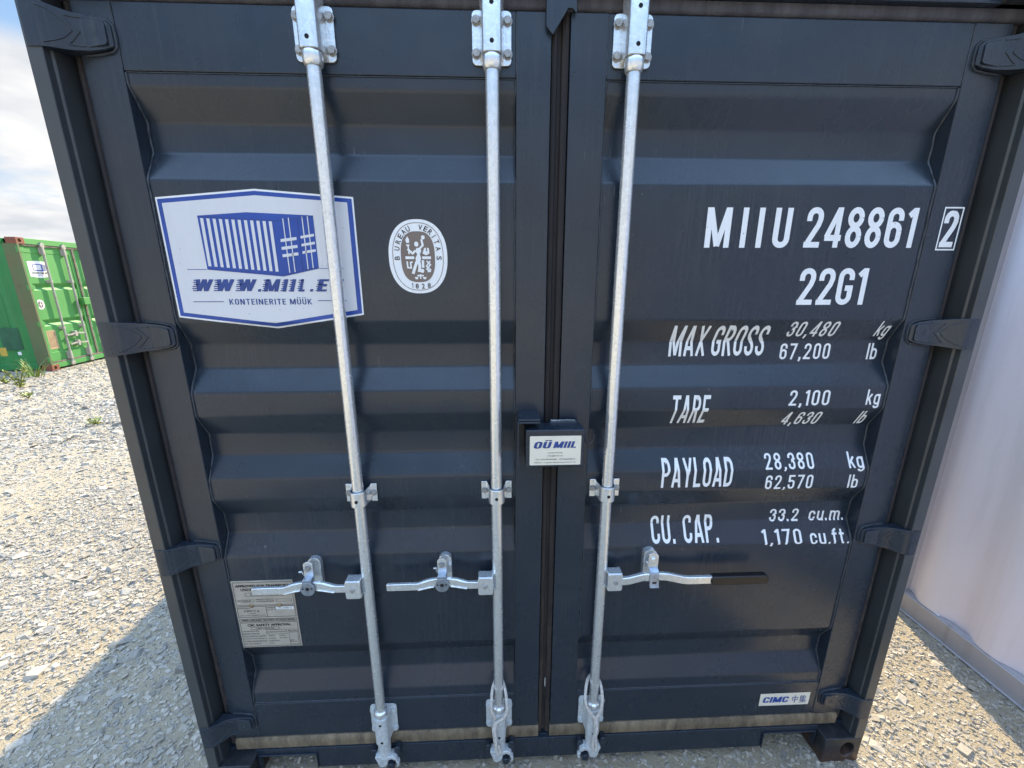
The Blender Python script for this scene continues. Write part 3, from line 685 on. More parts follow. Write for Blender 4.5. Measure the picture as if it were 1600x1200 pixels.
# ------------------------------------------------------------------ locking bars
def hat_poly(hw, yf, base_hw, yb):
    """cross-section of the pressed housing over a bar, in (x,y)"""
    pts = [(-base_hw, yb), (-hw-.003, yb-.012), (-hw, yf+.012)]
    pts += [(-hw+.012 + .012*math.cos(R(a_)), yf+.012 + .012*math.sin(R(a_))) for a_ in (180, 210, 240, 270)][1:]
    pts += [(hw-.012 + .012*math.cos(R(a_)), yf+.012 + .012*math.sin(R(a_))) for a_ in (270, 300, 330, 360)]
    pts += [(hw+.003, yb-.012), (base_hw, yb)]
    return pts
BYC = .022
def locking_bar(x, handle_side, flip_cam, gname):
    b0 = MB(); b0.tube([(0,BYC,.15),(0,BYC,2.53)], .0168, 24)
    bar = b0.build('locking_bar', M['galv'], box, (x-W_/2, 0, 0), smooth=40)
    # top housing
    d = MB(); d.prism_xz(rrect(-.0475, .0475, 2.3285, 2.4425, .011), .0465, YS); d.build('bracket_plate', M['galv'], bar, bevel=.001)
    d = MB(); d.prism_xy(hat_poly(.0235, -.002, .029, .0465), 2.338, 2.50); d.build('bar_housing', M['galv'], bar, smooth=40, bevel=.0015)
    d = MB(); d.lathe_z(0, BYC, [(.0170,2.306),(.0205,2.309),(.0228,2.316),(.0235,2.333),(.0228,2.3365)], 28); d.build('bar_collar', M['galv'], bar, smooth=50)
    for bx, bz in ((-.0375,2.352),(.0385,2.352),(-.0375,2.4205),(.0385,2.4205)):
        d = MB(); d.bolt(bx, bz, .0465, .0092); d.build('bolt', M['bolt'], bar, bevel=.0008)
    for bz in (2.3585, 2.4335):
        d = MB(); d.disc_y(0, bz, .0052, -.0023, .002); d.build('bolt_hole_shade', M['hole_shade'], bar)
    # guide half-way down
    d = MB()
    path = [(-.0475,.0545),(-.030,.0545),(-.026,.050),(-.0225,.036)]
    path += [(.0215*math.cos(R(a_)), BYC + .0215*math.sin(R(a_))) for a_ in range(170, 371, 20)]
    path += [(.0225,.036),(.026,.050),(.030,.0545),(.0475,.0545)]
    P2 = [Vector(p) for p in path]; inn = []; ou = []
    for i, p in enumerate(P2):
        dd = (P2[min(i+1,len(P2)-1)] - P2[max(i-1,0)]).normalized(); nn_ = Vector((dd.y, -dd.x)); inn.append(p - nn_*.0004); ou.append(p + nn_*.0036)
    zt, zb_ = 1.198, 1.150
    n_ = len(P2); vs_ = []
    for i in range(n_):
        e_ = .006 if (i < 2 or i > n_-3) else 0.0
        for q_ in (ou[i], inn[i]): vs_ += [(q_.x, q_.y, zb_-e_), (q_.x, q_.y, zt+e_)]
    fs = []
    for i in range(n_-1):
        A0, B0 = 4*i, 4*(i+1)
        fs += [(A0,A0+1,B0+1,B0),(A0+2,B0+2,B0+3,A0+3),(A0+1,A0+3,B0+3,B0+1),(A0,B0,B0+2,A0+2)]
    fs += [(0,2,3,1),(4*n_-4,4*n_-3,4*n_-1,4*n_-2)]
    d.add(vs_, fs); d.build('guide_bracket', M['galv'], bar, smooth=35, bevel=.0008)
    for bx in (-.0385, .0385):
        d = MB(); d.bolt(bx, 1.174, .0515, .0082); d.build('bolt', M['bolt'], bar, bevel=.0008)
    d = MB(); d.disc_y(.0, 1.171, .0048, -.0042, .002); d.build('bolt_hole_shade', M['hole_shade'], bar)
    # bottom housing
    d = MB(); d.prism_xz(rrect(-.0475, .0475, .1905, .3195, .012), .0465, YS); d.build('bracket_plate', M['galv_dull'], bar, bevel=.001)
    d = MB(); d.prism_xy(hat_poly(.0235, -.002, .030, .0465), .192, .308)
    hp = [(.0225*math.cos(2*math.pi*k/24), BYC + .0225*math.sin(2*math.pi*k/24)) for k in range(24)]
    d.prism_xy(hp, .150, .196)
    d.build('bar_housing', M['galv_dull'], bar, smooth=40, bevel=.0015)
    d = MB(); d.lathe_z(0, BYC, [(.0225,.309),(.0235,.312),(.0235,.325),(.0215,.331),(.0172,.333)], 28); d.build('bar_collar', M['galv'], bar, smooth=50)
    for bx, bz in ((-.0375,.212),(.0385,.212),(-.0375,.298),(.0385,.298)):
        d = MB(); d.bolt(bx, bz, .0465, .0088); d.build('bolt', M['galv_dull'], bar, bevel=.0008)
    for bz in (.284, .203):
        d = MB(); d.disc_y(.0, bz, .0050, -.0024, .002); d.build('bolt_hole_shade', M['hole_shade'], bar)
    # cam and its keeper on the sill
    s = -1 if flip_cam else 1
    d = MB(); d.lathe_z(0, BYC, [(.018,.158),(.021,.150),(.0205,.128),(.024,.118)], 24)
    d.prism_xz([(s*x_, z_) for x_, z_ in [(-.034,.122),(-.030,.128),(-.016,.124),(.016,.124),(.030,.128),(.044,.117),(.045,.107),(.036,.106),(.026,.113),(.014,.108),(.010,.090),(.004,.078),(-.012,.074),(-.022,.080),(-.027,.102)]], .004, .034)
    d.ribbon([(s*.040,.100),(s*.047,.090),(s*.047,.078),(s*.040,.070)], [.002,.005,.005,.002], .006, .024)
    d.build('cam', M['galv_dull'], bar, smooth=40, bevel=.0025)
    d = MB(); d.disc_y(s*.024, .086, .0135, -.004, .042, 18); d.build('keeper_pin', PT, bar, smooth=40, bevel=.002)
    for k0, k1, k2, k3 in ((-.052, -.030, .072, .140), (.034, .056, .105, .150)):
        d = MB(); d.prism_xz(rrect(k0, k1, k2, k3, .008), .018, .042); d.build('cam_keeper', PT, bar, smooth=40, bevel=.002)
    # handle hub on the bar
    h = handle_side
    d = MB(); xs_ = sorted((h*.014, h*.0625))
    d.prism_xz(rrect(xs_[0], xs_[1], .829, .893, .007), -.0075, -.0035)
    d.box(xs_[0]+.001, xs_[1]-.001, -.0035, .030, .888, .893); d.box(xs_[0]+.001, xs_[1]-.001, -.0035, .030, .829, .834)
    d.prism_xz(rrect(xs_[0], xs_[1], .829, .893, .007), .026, .030)
    d.build('handle_hub', M['galv'], bar, smooth=40, bevel=.0012)
    d = MB(); d.disc_y(h*.040, .862, .0075, -.0125, -.0075, 16); d.build('hub_rivet', M['bolt'], bar, smooth=40, bevel=.002)
    if h < 0:
        d = MB()
        d.ribbon([(-.045,.862),(-.085,.862),(-.098,.863),(-.116,.868),(-.134,.8735),(-.150,.876),(-.206,.876),(-.222,.873),(-.240,.867),(-.256,.862),(-.30,.862),(-.356,.862)],
                 [.0125,.0125,.0125,.014,.015,.0145,.0145,.0145,.0135,.0125,.0125,.0122], -.002, .009)
        # raised rims of the pressed arm
        for sg in (1, -1):
            d.ribbon([(-.098,.863+sg*.0105),(-.134,.8735+sg*.0132),(-.152,.876+sg*.0128)], .0022, -.0055, -.002)
            d.ribbon([(-.204,.876+sg*.0128),(-.222,.873+sg*.0128),(-.256,.862+sg*.0105)], .0022, -.0055, -.002)
        d.build('bar_handle', M['galv'], bar, smooth=35, bevel=.002)
        # catch
        d = MB(); d.prism_xz(rrect(-.192, -.150, .824, .950, .0205, 6), .038, YO-.0005); d.build('catch_plate', M['galv'], bar, bevel=.002)
        d = MB()
        d.prism_xz([(-.193,.947),(-.193,.880),(-.163,.880),(-.163,.947),(-.168,.953),(-.178,.956),(-.188,.953)], .012, .017)
        d.build('catch_hasp', M['galv'], bar, bevel=.0012)
        d = MB(); n_ = 22
        d.prism_xz([(-.1775+.0225*math.cos(2*math.pi*k/n_), .8725+.0245*math.sin(2*math.pi*k/n_)) for k in range(n_)], -.0105, -.006)
        d.prism_xz(rrect(-.192, -.163, .880, .905, .004), -.0098, -.0064); d.prism_xz(rrect(-.192, -.163, .897, .905, .002), -.006, .014)
        d.build('seal_disc', M['zinc_blue'], bar, smooth=40, bevel=.001)
        for hx, hz, hr in ((-.1775,.874,.0062),(-.191,.8755,.003),(-.164,.8755,.003)):
            d = MB(); d.disc_y(hx, hz, hr, -.0108, -.008); d.build('bolt_hole_shade', M['hole_shade'], bar)
        for bx, bz, yy_ in ((-.178,.934,.012),(-.170,.842,.038)):
            d = MB(); d.bolt(bx, bz, yy_, .0082); d.build('bolt', M['bolt'], bar, bevel=.001)
        d = MB(); d.tube([(-.196,.006,.926),(-.202,.004,.927),(-.204,.003,.928)], .0028, 8); d.tube([(-.197,.02,.90),(-.197,.008,.926)], .002, 6); d.build('catch_pin', M['galv'], bar, smooth=50)
    else:
        d = MB()
        d.ribbon([(.045,.862),(.070,.862),(.088,.864),(.108,.8695),(.128,.8745),(.150,.8765),(.190,.8765),(.212,.874),(.240,.867),(.262,.861),(.285,.8575),(.320,.8575),(.372,.8575)], .0135, -.006, .008)
        d.build('bar_handle', M['galv'], bar, smooth=35, bevel=.0025)
        d = MB(); d.prism_xz(rrect(.358, .552, .8415, .8735, .0125, 5), -.0105, .0125); d.build('handle_grip', M['grip'], bar, smooth=40, bevel=.003)
        d = MB(); d.prism_xz(rrect(.143, .188, .826, .950, .021, 6), .034, YO-.0005); d.build('catch_plate', M['galv'], bar, bevel=.002)
        d = MB(); d.prism_xz([(.148,.952),(.148,.900),(.182,.900),(.182,.946),(.176,.954),(.165,.957),(.154,.955)], .008, .013); d.build('catch_hasp', M['galv'], bar, bevel=.0015)
        d = MB()
        d.prism_yz([(.010,.906),(.004,.904),(-.004,.898),(-.010,.888),(-.0098,.876),(-.0125,.868),(-.013,.853),(-.018,.846),(-.0165,.843),(-.009,.851),(-.0072,.868),(-.0066,.888),(-.002,.896),(.008,.901)], .151, .181)
        d.build('catch_clasp', M['zinc_blue'], bar, smooth=35, bevel=.0008)
        d = MB(); d.prism_xz(rrect(.159, .173, .858, .865, .002), -.0136, -.0115); d.build('bolt_hole_shade', M['hole_shade'], bar)
        for bx, bz, yy_ in ((.165,.934,.008),(.162,.840,.034)):
            d = MB(); d.disc_y(bx, bz, .0085, yy_-.006, yy_, 16); d.build('bolt', M['galv'], bar, smooth=40, bevel=.002)
        d = MB(); d.tube([(.146,.02,.90),(.144,.006,.925),(.141,.004,.929)], .0026, 8); d.build('catch_pin', M['galv'], bar, smooth=50)
    return bar
def copy_tree(o, parent=None):
    c_ = o.copy(); COL.objects.link(c_)
    if parent is not None: c_.parent = parent
    for ch in list(o.children): copy_tree(ch, c_)
    return c_
bar1 = locking_bar(.6235, -1, False, 'bars')
bar2 = copy_tree(bar1, box); bar2.location = (1.0455-W_/2, 0, 0)
bar3 = locking_bar(1.3905, 1, True, 'bars')
bar3['label'] = 'right hand bar with a black gripped handle'

# ------------------------------------------------------------------ lock box
d = MB()
d.box(1.107, 1.111, -.034, YS, 1.288, 1.432); d.box(1.111, 1.172, -.034, YS, 1.424, 1.430)
d.prism_xz([(1.107,1.430),(1.172,1.430),(1.172,1.437),(1.112,1.437)], -.030, YS)
d.box(1.111, 1.172, .046, YS, 1.288, 1.424)
lk = part(d, 'lock_box', bevel=.002)
d = MB()
d.prism_xz(rrect(1.131, 1.300, 1.290, 1.405, .004), -.034, .03)
d.box(1.2145, 1.296, .03, YS, 1.290, 1.400); d.box(1.205, 1.290, .026, .042, 1.401, 1.408)
d.build('lock_cover', PT, lk, bevel=.005, seg=3)
d = MB(); wz_ = [(1.21+.0062*k, 1.4085+.0022*random.random()) for k in range(13)]
d.tube([(x_, .033+.002*random.random(), z_) for x_, z_ in wz_], .0032, 6); d.build('weld_seam', plain('bright_weld', (.34, .34, .33), .5, .3, .3, 160), lk, smooth=60)
d = MB(); d.tube([(1.303,-.012,1.394),(1.304,-.013,1.380),(1.306,-.014,1.366),(1.311,-.014,1.357),(1.318,-.014,1.354),(1.325,-.014,1.357),(1.329,-.014,1.366),(1.330,-.014,1.380)], .0022, 8)
d.build('lock_hook', PT, lk, smooth=60)
LP = -.034
lab = decal('lock_label', [P(rrect(1.142, 1.290, 1.2975, 1.3875, .003))], M['cream'], lk, plane=LP)
pcs = slanted('OÜ', 1.153, 1.205, 1.3500, 1.3700, .20, .14, .32) + slanted('MIIL', 1.210, 1.281, 1.3505, 1.3705, .20, .14, .32)
pcs2 = [txt('www.miil.ee', 1.194, 1.237, 1.334, 1.3385, .006), txt('info@miil.ee', 1.193, 1.238, 1.3235, 1.329, .006),
        txt('Tel +37255604048  +37256609810', 1.158, 1.274, 1.3135, 1.3175, .006), txt('Nafta 1 Lagedi Harjumaa E R 8 10', 1.156, 1.275, 1.303, 1.3078, .006)]
decal('label_lettering', pcs, M['navy'], lk, plane=LP, layer=1); decal('label_small_print', pcs2, M['ink'], lk, plane=LP, layer=1)

# ------------------------------------------------------------------ white code lettering on the right door
MK = [('MIIU',1.632,1.872,1.906,2.011,.30),('248861',1.916,2.233,1.907,2.013,.125),('22G1',1.924,2.124,1.748,1.851,.115),
 ('MAX GROSS',1.575,1.873,1.591,1.688,.10),('30,480',1.928,2.079,1.651,1.699,.16),('kg',2.205,2.243,1.651,1.699,.12),('67,200',1.926,2.086,1.579,1.629,.16),('lb',2.206,2.238,1.577,1.628,.12),
 ('TARE',1.588,1.706,1.377,1.477,.10),('2,100',1.955,2.084,1.439,1.489,.16),('kg',2.203,2.247,1.439,1.489,.12),('4,630',1.962,2.082,1.365,1.416,.16),('lb',2.208,2.236,1.365,1.416,.12),
 ('PAYLOAD',1.577,1.811,1.165,1.261,.10),('28,380',1.918,2.082,1.222,1.270,.16),('kg',2.198,2.250,1.222,1.270,.12),('62,570',1.924,2.084,1.152,1.202,.16),('lb',2.204,2.238,1.150,1.199,.12),
 ('CU. CAP.',1.569,1.801,.953,1.041,.10),('33.2',1.985,2.087,1.009,1.056,.16),('cu.m.',2.125,2.250,1.009,1.060,.14),('1,170',1.951,2.091,.941,.987,.16),('cu.ft.',2.120,2.257,.939,.986,.14)]
for s_, x0, x1, z0, z1, gp_ in MK:
    o = decal('code_lettering', stencil(s_, x0, x1, z0, z1, .150 if s_ in ('MIIU','248861','22G1') else .128, gp_, .36 if '.' in s_ else .22), M['white'], door_r, layer=0)
o = decal('check_digit_box', stencil('2', 2.3085, 2.3475, 1.9085, 2.0055, .165) + FRAME(2.3000, 2.3570, 1.9000, 2.0150, .0038), M['white'], door_r, plane=YS)

# ------------------------------------------------------------------ company sticker on the left door
def lerp2(a, b_, t_): return (a[0]+(b_[0]-a[0])*t_, a[1]+(b_[1]-a[1])*t_)
o1 = [(.172,2.026),(.425,2.048),(.677,2.030),(.678,1.724),(.432,1.686),(.173,1.719)]
o2 = [(.1765,2.0215),(.425,2.0430),(.6725,2.0255),(.6735,1.728),(.432,1.691),(.1775,1.723)]
o3 = [(.1875,2.0120),(.425,2.0325),(.6605,2.0165),(.6615,1.7375),(.4315,1.7015),(.1885,1.732)]
st0 = decal('company_sticker', [P(o1)], M['white'], door_l)
decal('sticker_border', [P(o2)], M['blue'], door_l, layer=1)
decal('sticker_face', [P(o3)], M['sticker_white'], door_l, layer=2)
em = [P([(.271,1.982),(.397,1.991),(.5685,1.984),(.5685,1.849),(.4715,1.828),(.273,1.846)])]
decal('sticker_emblem', em + [RECT(.220,.271,1.8458,1.8472), RECT(.5695,.634,1.8488,1.8502)], M['blue'], door_l, layer=3)
wl = []
for k in range(12):
    f_ = k/11
    x_ = .2775 + (.4525-.2775)*f_; zt = 1.976 + (1.969-1.976)*f_; zb_ = 1.855 + (1.841-1.855)*f_
    wl.append(P([(x_, zb_), (x_+.0080, zb_-.0004), (x_+.0080, zt-.0004), (x_, zt)]))
for x_, zt, zb_ in ((.4885,1.978,1.838),(.503,1.980,1.840),(.5385,1.983,1.847),(.5525,1.984,1.849)):
    wl.append(RECT(x_, x_+.0026, zb_, zt-.002))
for zz_ in (1.9205, 1.9005, 1.8815):
    wl.append(P([(.4765,zz_-.0035),(.5190,zz_+.002),(.5190,zz_+.0095),(.4765,zz_+.0040)])); wl.append(P([(.530,zz_+.0055),(.566,zz_+.0115),(.566,zz_+.0180),(.530,zz_+.0120)]))
decal('emblem_stripes', wl, M['sticker_white'], door_l, layer=4)
dl = [LINE([(.271,1.9805),(.4745,1.9705),(.5685,1.982)], .0016), LINE([(.5265,1.976),(.5255,1.839)], .0012), LINE([(.273,1.849),(.4715,1.8325),(.5685,1.853)], .0012)]
decal('emblem_outline', dl, M['navy'], door_l, layer=4)
let = []
def speed(s, x0, x1, z0, z1):
    let.extend(slanted(s, x0, x1, z0, z1, .20 if s in 'MW' else .21, .1, .34))
    h_ = (z1-z0)
    for k in range(6):
        zz_ = z0 + h_*(k+.5)/6; sl = (zz_-z0)*.30
        let.append(RECT(x0+sl-.0055+.0015*math.sin(k*2.1+x0*90), x0+sl+.008, zz_-h_*.042, zz_+h_*.042))
for ch, a_, b_ in (('W',.228,.282),('W',.284,.338),('W',.343,.397),('M',.414,.461),('I',.464,.482),('I',.485,.503),('L',.508,.533),('E',.558,.593),('E',.598,.633)): speed(ch, a_, b_, 1.788, 1.821)
for x_ in (.397, .537): let.append(P([(x_,1.788),(x_+.008,1.788),(x_+.010,1.7945),(x_+.002,1.7945)]))
decal('sticker_web_address', let, M['navy'], door_l, layer=3)
decal('sticker_strapline', stencil('KONTEINERITE MÜÜK', .316, .539, 1.7530, 1.7685, .125, .14, .30) + [RECT(.220,.301,1.7603,1.7620), RECT(.556,.635,1.7625,1.7642)], M['navy'], door_l, layer=3)

# oval classification seal
cx, cz, ra, rb = .8380, 1.8795, .0795, .0970
decal('oval_seal', [OVAL(cx, cz, ra, rb)], M['white'], door_l)
def sp_(px_, pz_): return (cx + (px_-530)/785*2*ra, cz - (pz_-597)/1000*2*rb)
inner = OVAL(cx-.0005, cz, .0460, .0665, e=2.7)
decal('seal_field', [inner, RING(cx, cz, .0690, .0890, .0675, .0875)], M['brown'], door_l, layer=1)
def on_ring(s, a0, a1, rad_x, rad_z, hgt, flip=False):
    out_ = []
    for k, ch in enumerate(s):
        if ch == ' ': continue
        an = R(a0 + (a1-a0)*k/(len(s)-1)); bx, bz = cx + rad_x*math.copysign(abs(math.cos(an))**.84, math.cos(an)), cz + rad_z*math.copysign(abs(math.sin(an))**.84, math.sin(an))
        nx_, nz_ = math.cos(an)/rad_x, math.sin(an)/rad_z; q_ = math.hypot(nx_, nz_); nx_ /= q_; nz_ /= q_
        if flip: nx_, nz_ = -nx_, -nz_
        tx_, tz_ = nz_, -nx_
        wd = hgt*(.28 if ch in 'I1' else .72)
        gl_ = RECT(-hgt*.07, hgt*.07, -hgt/2, hgt/2) if ch == 'I' else None
        out_.append(warp(gl_ or txt(ch, -wd/2, wd/2, -hgt/2, hgt/2, .012), lambda x, z: (bx + x*tx_ + z*nx_, bz + x*tz_ + z*nz_)))
    return out_
_ring = on_ring('BUREAU VERITAS', 181, -1, .0568, .0765, .0138)
for wd_ in (_ring[:6], _ring[6:]): decal('seal_name', wd_, M['ink'], door_l, layer=1)
decal('seal_year', stencil('1', .8160, .8200, 1.7975, 1.8105, .10) + [txt('8', .8268, .8352, 1.7955, 1.8088, .012), txt('2', .8436, .8520, 1.7955, 1.8088, .012), txt('8', .8600, .8684, 1.7978, 1.8108, .012)], M['ink'], door_l, layer=1)
fig = []
def Fp(*pts): fig.append(P([sp_(*p) for p in pts]))
def Fl(w_, *pts): fig.append(LINE([sp_(*p) for p in pts], w_))
fig.append(OVAL(*sp_(515, 425), .0055, .0064)); fig.append(OVAL(*sp_(607, 335), .0050, .0052))
Fp((510,480),(570,470),(575,520),(555,560),(570,610),(560,650),(500,660),(495,610),(520,560),(500,520))
Fl(.0056, (560,480),(600,440),(585,360)); Fl(.0056, (500,510),(460,550),(395,490))
Fl(.0080, (520,640),(480,740),(450,825)); Fl(.0078, (535,640),(548,720),(535,800))
Fl(.0034, (405,440),(412,560)); Fp((375,430),(430,430),(415,455),(390,455)); Fp((400,320),(425,365),(420,410),(385,410),(372,370))
Fp((360,588),(478,588),(478,625),(360,625)); Fp((585,588),(702,588),(702,625),(585,625))
Fp((590,550),(615,480),(640,470),(640,520),(655,520),(655,470),(680,480),(685,550),(640,575))
Fp((575,640),(608,640),(608,745),(575,740)); Fl(.0040, (380,655),(385,740),(430,745),(425,670),(455,665))
Fl(.0040, (640,650),(690,700),(640,760),(690,800)); Fl(.0036, (690,650),(635,720),(690,770),(650,800))
fig.append(OVAL(*sp_(578, 785), .0050, .0055)); Fl(.0040, (505,850),(595,850)); Fl(.0036, (550,830),(550,895)); Fp((470,870),(522,870),(510,900),(482,900)); Fp((578,870),(632,870),(620,900),(590,900))
decal('seal_figure', fig, M['white'], door_l, layer=2)

# approval plate
pl = MB(); pl.prism_xz([(.166,.588),(.3655,.588),(.3655,.857),(.166,.857)], YO-.0025, YO); plate = pl.build('approval_plate', M['plate'], door_l, bevel=.0006)
PY = YO-.0025; ln = .0014; lt = []
lt += FRAME(.1705,.3615,.7605,.852,ln) + FRAME(.1705,.3615,.713,.7575,ln) + [RECT(.2650,.2650+ln,.7145,.756)] + FRAME(.1705,.3615,.6945,.7065,ln) + FRAME(.1705,.3615,.592,.691,ln)
lt += [txt('APPROVED FOR TRANSPORT', .178,.351,.8330,.8425,.02), txt('UNDER CUSTOMS SEAL', .194,.336,.8185,.8280,.02)]
lt += [txt('APPROVED FOR TRANSPORT', .1786,.3516,.8330,.8425,.03), txt('UNDER CUSTOMS SEAL', .1947,.3367,.8185,.8280), txt('CIMC', .1925,.2225,.7345,.7420), txt('CSC SAFETY APPROVAL', .1946,.3386,.6755,.6850,.03), txt('TIMBER COMPONENT TREATMENT IM/TAILEUM 400/2022', .1774,.3554,.6975,.7035)]
lt += FRAME(.206,.330,.797,.811,.0009) + [txt('CN/B23 0108', .222,.300,.8000,.8080,.01), txt('TYPE', .175,.187,.7765,.7820,.01)] + FRAME(.189,.232,.774,.784,.0009) + [txt('SC20-24', .195,.222,.7765,.7815,.01), txt('MANUFACTURERS NO.', .238,.296,.7815,.7865,.01), txt('OF THE CONTAINER', .238,.296,.7735,.7785,.01)] + FRAME(.303,.354,.774,.784,.0009)
lt += [txt('MANUFACTURED BY', .174,.214,.7475,.7520,.008), txt('CIMC', .192,.222,.7345,.7420,.02), RECT(.2265,.2275,.734,.743), RECT(.223,.231,.738,.7392), RECT(.235,.242,.7345,.7357), RECT(.235,.242,.738,.7392), RECT(.238,.2392,.734,.743), txt('DALIAN CIMC', .207,.230,.7260,.7300,.006), txt('SPECIAL LOGISTICS EQUIPMENT CO., LTD.', .177,.260,.7180,.7225,.006), txt('OWNERS NO.', .268,.298,.7475,.7520,.008), txt('EQUIP. SERIAL NO.', .268,.330,.7390,.7432,.006)]
lt += [txt('TIMBER COMPONENT TREATMENT IM/TAILEUM 400/2022', .177,.355,.6975,.7035,.01), txt('CSC SAFETY APPROVAL', .194,.338,.6755,.6850,.02)] + FRAME(.204,.299,.662,.672,.0009) + [txt('F/BV/14001/23', .222,.280,.6645,.6697,.008)]
for k, (a_, b_, c_) in enumerate((('DATE MANUFACTURED','',''),('IDENTIFICATION NO.','',''),('MAXIMUM OPERATING GROSS MASS','30,480 kg','67,200 lbs'),('ALLOWABLE STACKING LOAD FOR 1.8g','216,000 kg','476,190 lbs'),('TRANSVERSE RACKING TEST FORCE','150,000 newtons',''),('END-WALL STRENGTH','0.4 Pg',''))):
    z_ = .653 - k*.0105; wd = .055 if k < 2 else .076
    lt.append(txt(a_, .174, .174+(.052 if k == 5 else wd), z_, z_+.0052, .006))
    if b_: lt.append(txt(b_, .258, .258+.0023*len(b_), z_, z_+.0052, .006))
    if c_: lt.append(txt(c_, .294, .294+.0023*len(c_), z_, z_+.0052, .006))
lt += FRAME(.252,.322,.6515,.660,.0009) + FRAME(.252,.322,.641,.6495,.0009) + FRAME(.327,.357,.597,.660,.0009)
lt += [txt('END DATE', .329,.352,.6515,.6555,.006), txt('FIRST EXAM', .329,.355,.6455,.6495,.006), txt('DATE', .329,.342,.612,.616,.006), txt('RE-EXAM', .329,.352,.606,.610,.006)]
decal('plate_lettering', lt, M['ink'], plate, plane=PY, eps=.0004)
decal('plate_label', [RECT(.300,.357,.7425,.7535)], M['white'], plate, plane=PY, layer=1)
decal('plate_label_lettering', [txt('MIIU2488612', .304,.352,.7460,.7510,.01)], M['ink'], plate, plane=PY, layer=2)
for x_ in (.220, .312):
    d = MB(); d.lathe_z(0, 0, [(.0085,0),(.0080,.0015),(.005,.003),(.001,.0035)], 14)
    d.v = [(x_+p[0], PY-p[2], .7600+p[1]) for p in d.v]; d.build('rivet', M['rivet'], plate, smooth=60)

# maker's label low on the right door
mk = decal('maker_sticker', [RECT(2.044,2.240,.2285,.2875)], M['cream'], door_r, plane=YS+.0015)
Z0 = .241; Hh = .032
gl = [LINE([(2.172,Z0+.024),(2.194,Z0+.024),(2.192,Z0+.011),(2.174,Z0+.011),(2.172,Z0+.024)], .0026), LINE([(2.1835,Z0+.034),(2.1825,Z0-.002)], .0030),
      LINE([(2.208,Z0+.034),(2.202,Z0+.026)], .0026), LINE([(2.2045,Z0+.028),(2.2045,Z0+.010)], .0024), LINE([(2.215,Z0+.034),(2.217,Z0+.029)], .0024)]
for zz_ in (.027, .0215, .016, .0105): gl.append(RECT(2.2045, 2.226, Z0+zz_, Z0+zz_+.0022))
gl += [RECT(2.2135,2.2158,Z0-.004,Z0+.029), RECT(2.200,2.230,Z0+.0055,Z0+.0078), LINE([(2.214,Z0+.006),(2.203,Z0-.003)], .0024), LINE([(2.215,Z0+.006),(2.228,Z0-.003)], .0024)]
decal('maker_lettering', slanted('CIMC', 2.057, 2.158, Z0+.003, Z0+.030, .19, .12, .16), M['blue'], door_r, plane=YS+.0015, layer=1)
decal('maker_characters', gl, M['navy'], door_r, plane=YS+.0015, layer=1)
# paint dab on the centre seal
d = MB(); d.prism_xz([(1.2160,.352),(1.2195,.349),(1.2200,.372),(1.2190,.392),(1.2165,.390),(1.2155,.372)], .0655, .070); part(d, 'paint_dab', plain('cream_paint_dab', (.60, .57, .50), .6), bevel=.001)

# ------------------------------------------------------------------ ropes hanging on two of the bars
def smooth_path(pts, n=10):
    P_ = [Vector(p) for p in pts]; res = []
    for i in range(len(P_)-1):
        p0, p1, p2, p3 = P_[max(i-1,0)], P_[i], P_[i+1], P_[min(i+2,len(P_)-1)]
        for k in range(n):
            t_ = k/n
            res.append(.5*((2*p1) + (p2-p0)*t_ + (2*p0-5*p1+4*p2-p3)*t_*t_ + (3*p1-p0-3*p2+p3)*t_**3))
    res.append(P_[-1]); return res
def strands(mb, pts, r, pitch, n_str=3):
    path_ = smooth_path(pts, 14); cum = 0; prev = None; cur = [[] for _ in range(n_str)]
    for i, p in enumerate(path_):
        a_ = path_[max(i-1,0)]; b_ = path_[min(i+1,len(path_)-1)]; d_ = (b_-a_).normalized()
        if i: cum += (p-path_[i-1]).length
        u_ = d_.cross(Vector((0,1,0)))
        u_ = u_.normalized() if u_.length > 1e-4 else Vector((1,0,0)); v_ = d_.cross(u_)
        for k in range(n_str):
            th = 2*math.pi*(cum/pitch + k/n_str); cur[k].append(p + (u_*math.cos(th)+v_*math.sin(th))*r*.55)
    for c_ in cur: mb.tube(c_, r*.62, 6)
def rope(x, loop, tail, label):
    e = empty('rope_loop', (x, -.012, .33)); tag(e, label, 'rope', 'rope loops on the locking bars')
    off = Vector((x, -.012, .33))
    mb = MB(); strands(mb, [Vector(p)-off for p in loop], .0050, .018); mb.build('loop', M['rope'], e, smooth=60)
    mb = MB()
    for tl in tail: strands(mb, [Vector(p)-off for p in tl], .0050, .018)
    mb.build('tail', M['rope'], e, smooth=60)
rope(1.0455, [(1.031,.000,.292),(1.024,-.010,.330),(1.019,-.012,.352),(1.0195,-.004,.385),(1.023,.016,.409),(1.034,.0415,.420),(1.0455,.0455,.423),(1.057,.0415,.420),(1.068,.016,.407),(1.0725,-.004,.380),(1.0735,-.012,.348),(1.066,-.012,.320),(1.052,-.012,.303),(1.033,-.012,.288)],
     [[(1.031,-.012,.292),(1.025,-.014,.262),(1.0275,-.014,.230),(1.030,-.014,.198),(1.033,-.012,.168),(1.037,-.010,.143),(1.042,-.010,.140),(1.047,-.010,.152),(1.041,-.012,.182)],
      [(1.034,-.012,.288),(1.030,-.020,.258),(1.033,-.020,.226),(1.034,-.020,.196)]], 'white twisted rope loop hanging on the middle bar left of the centre seal')
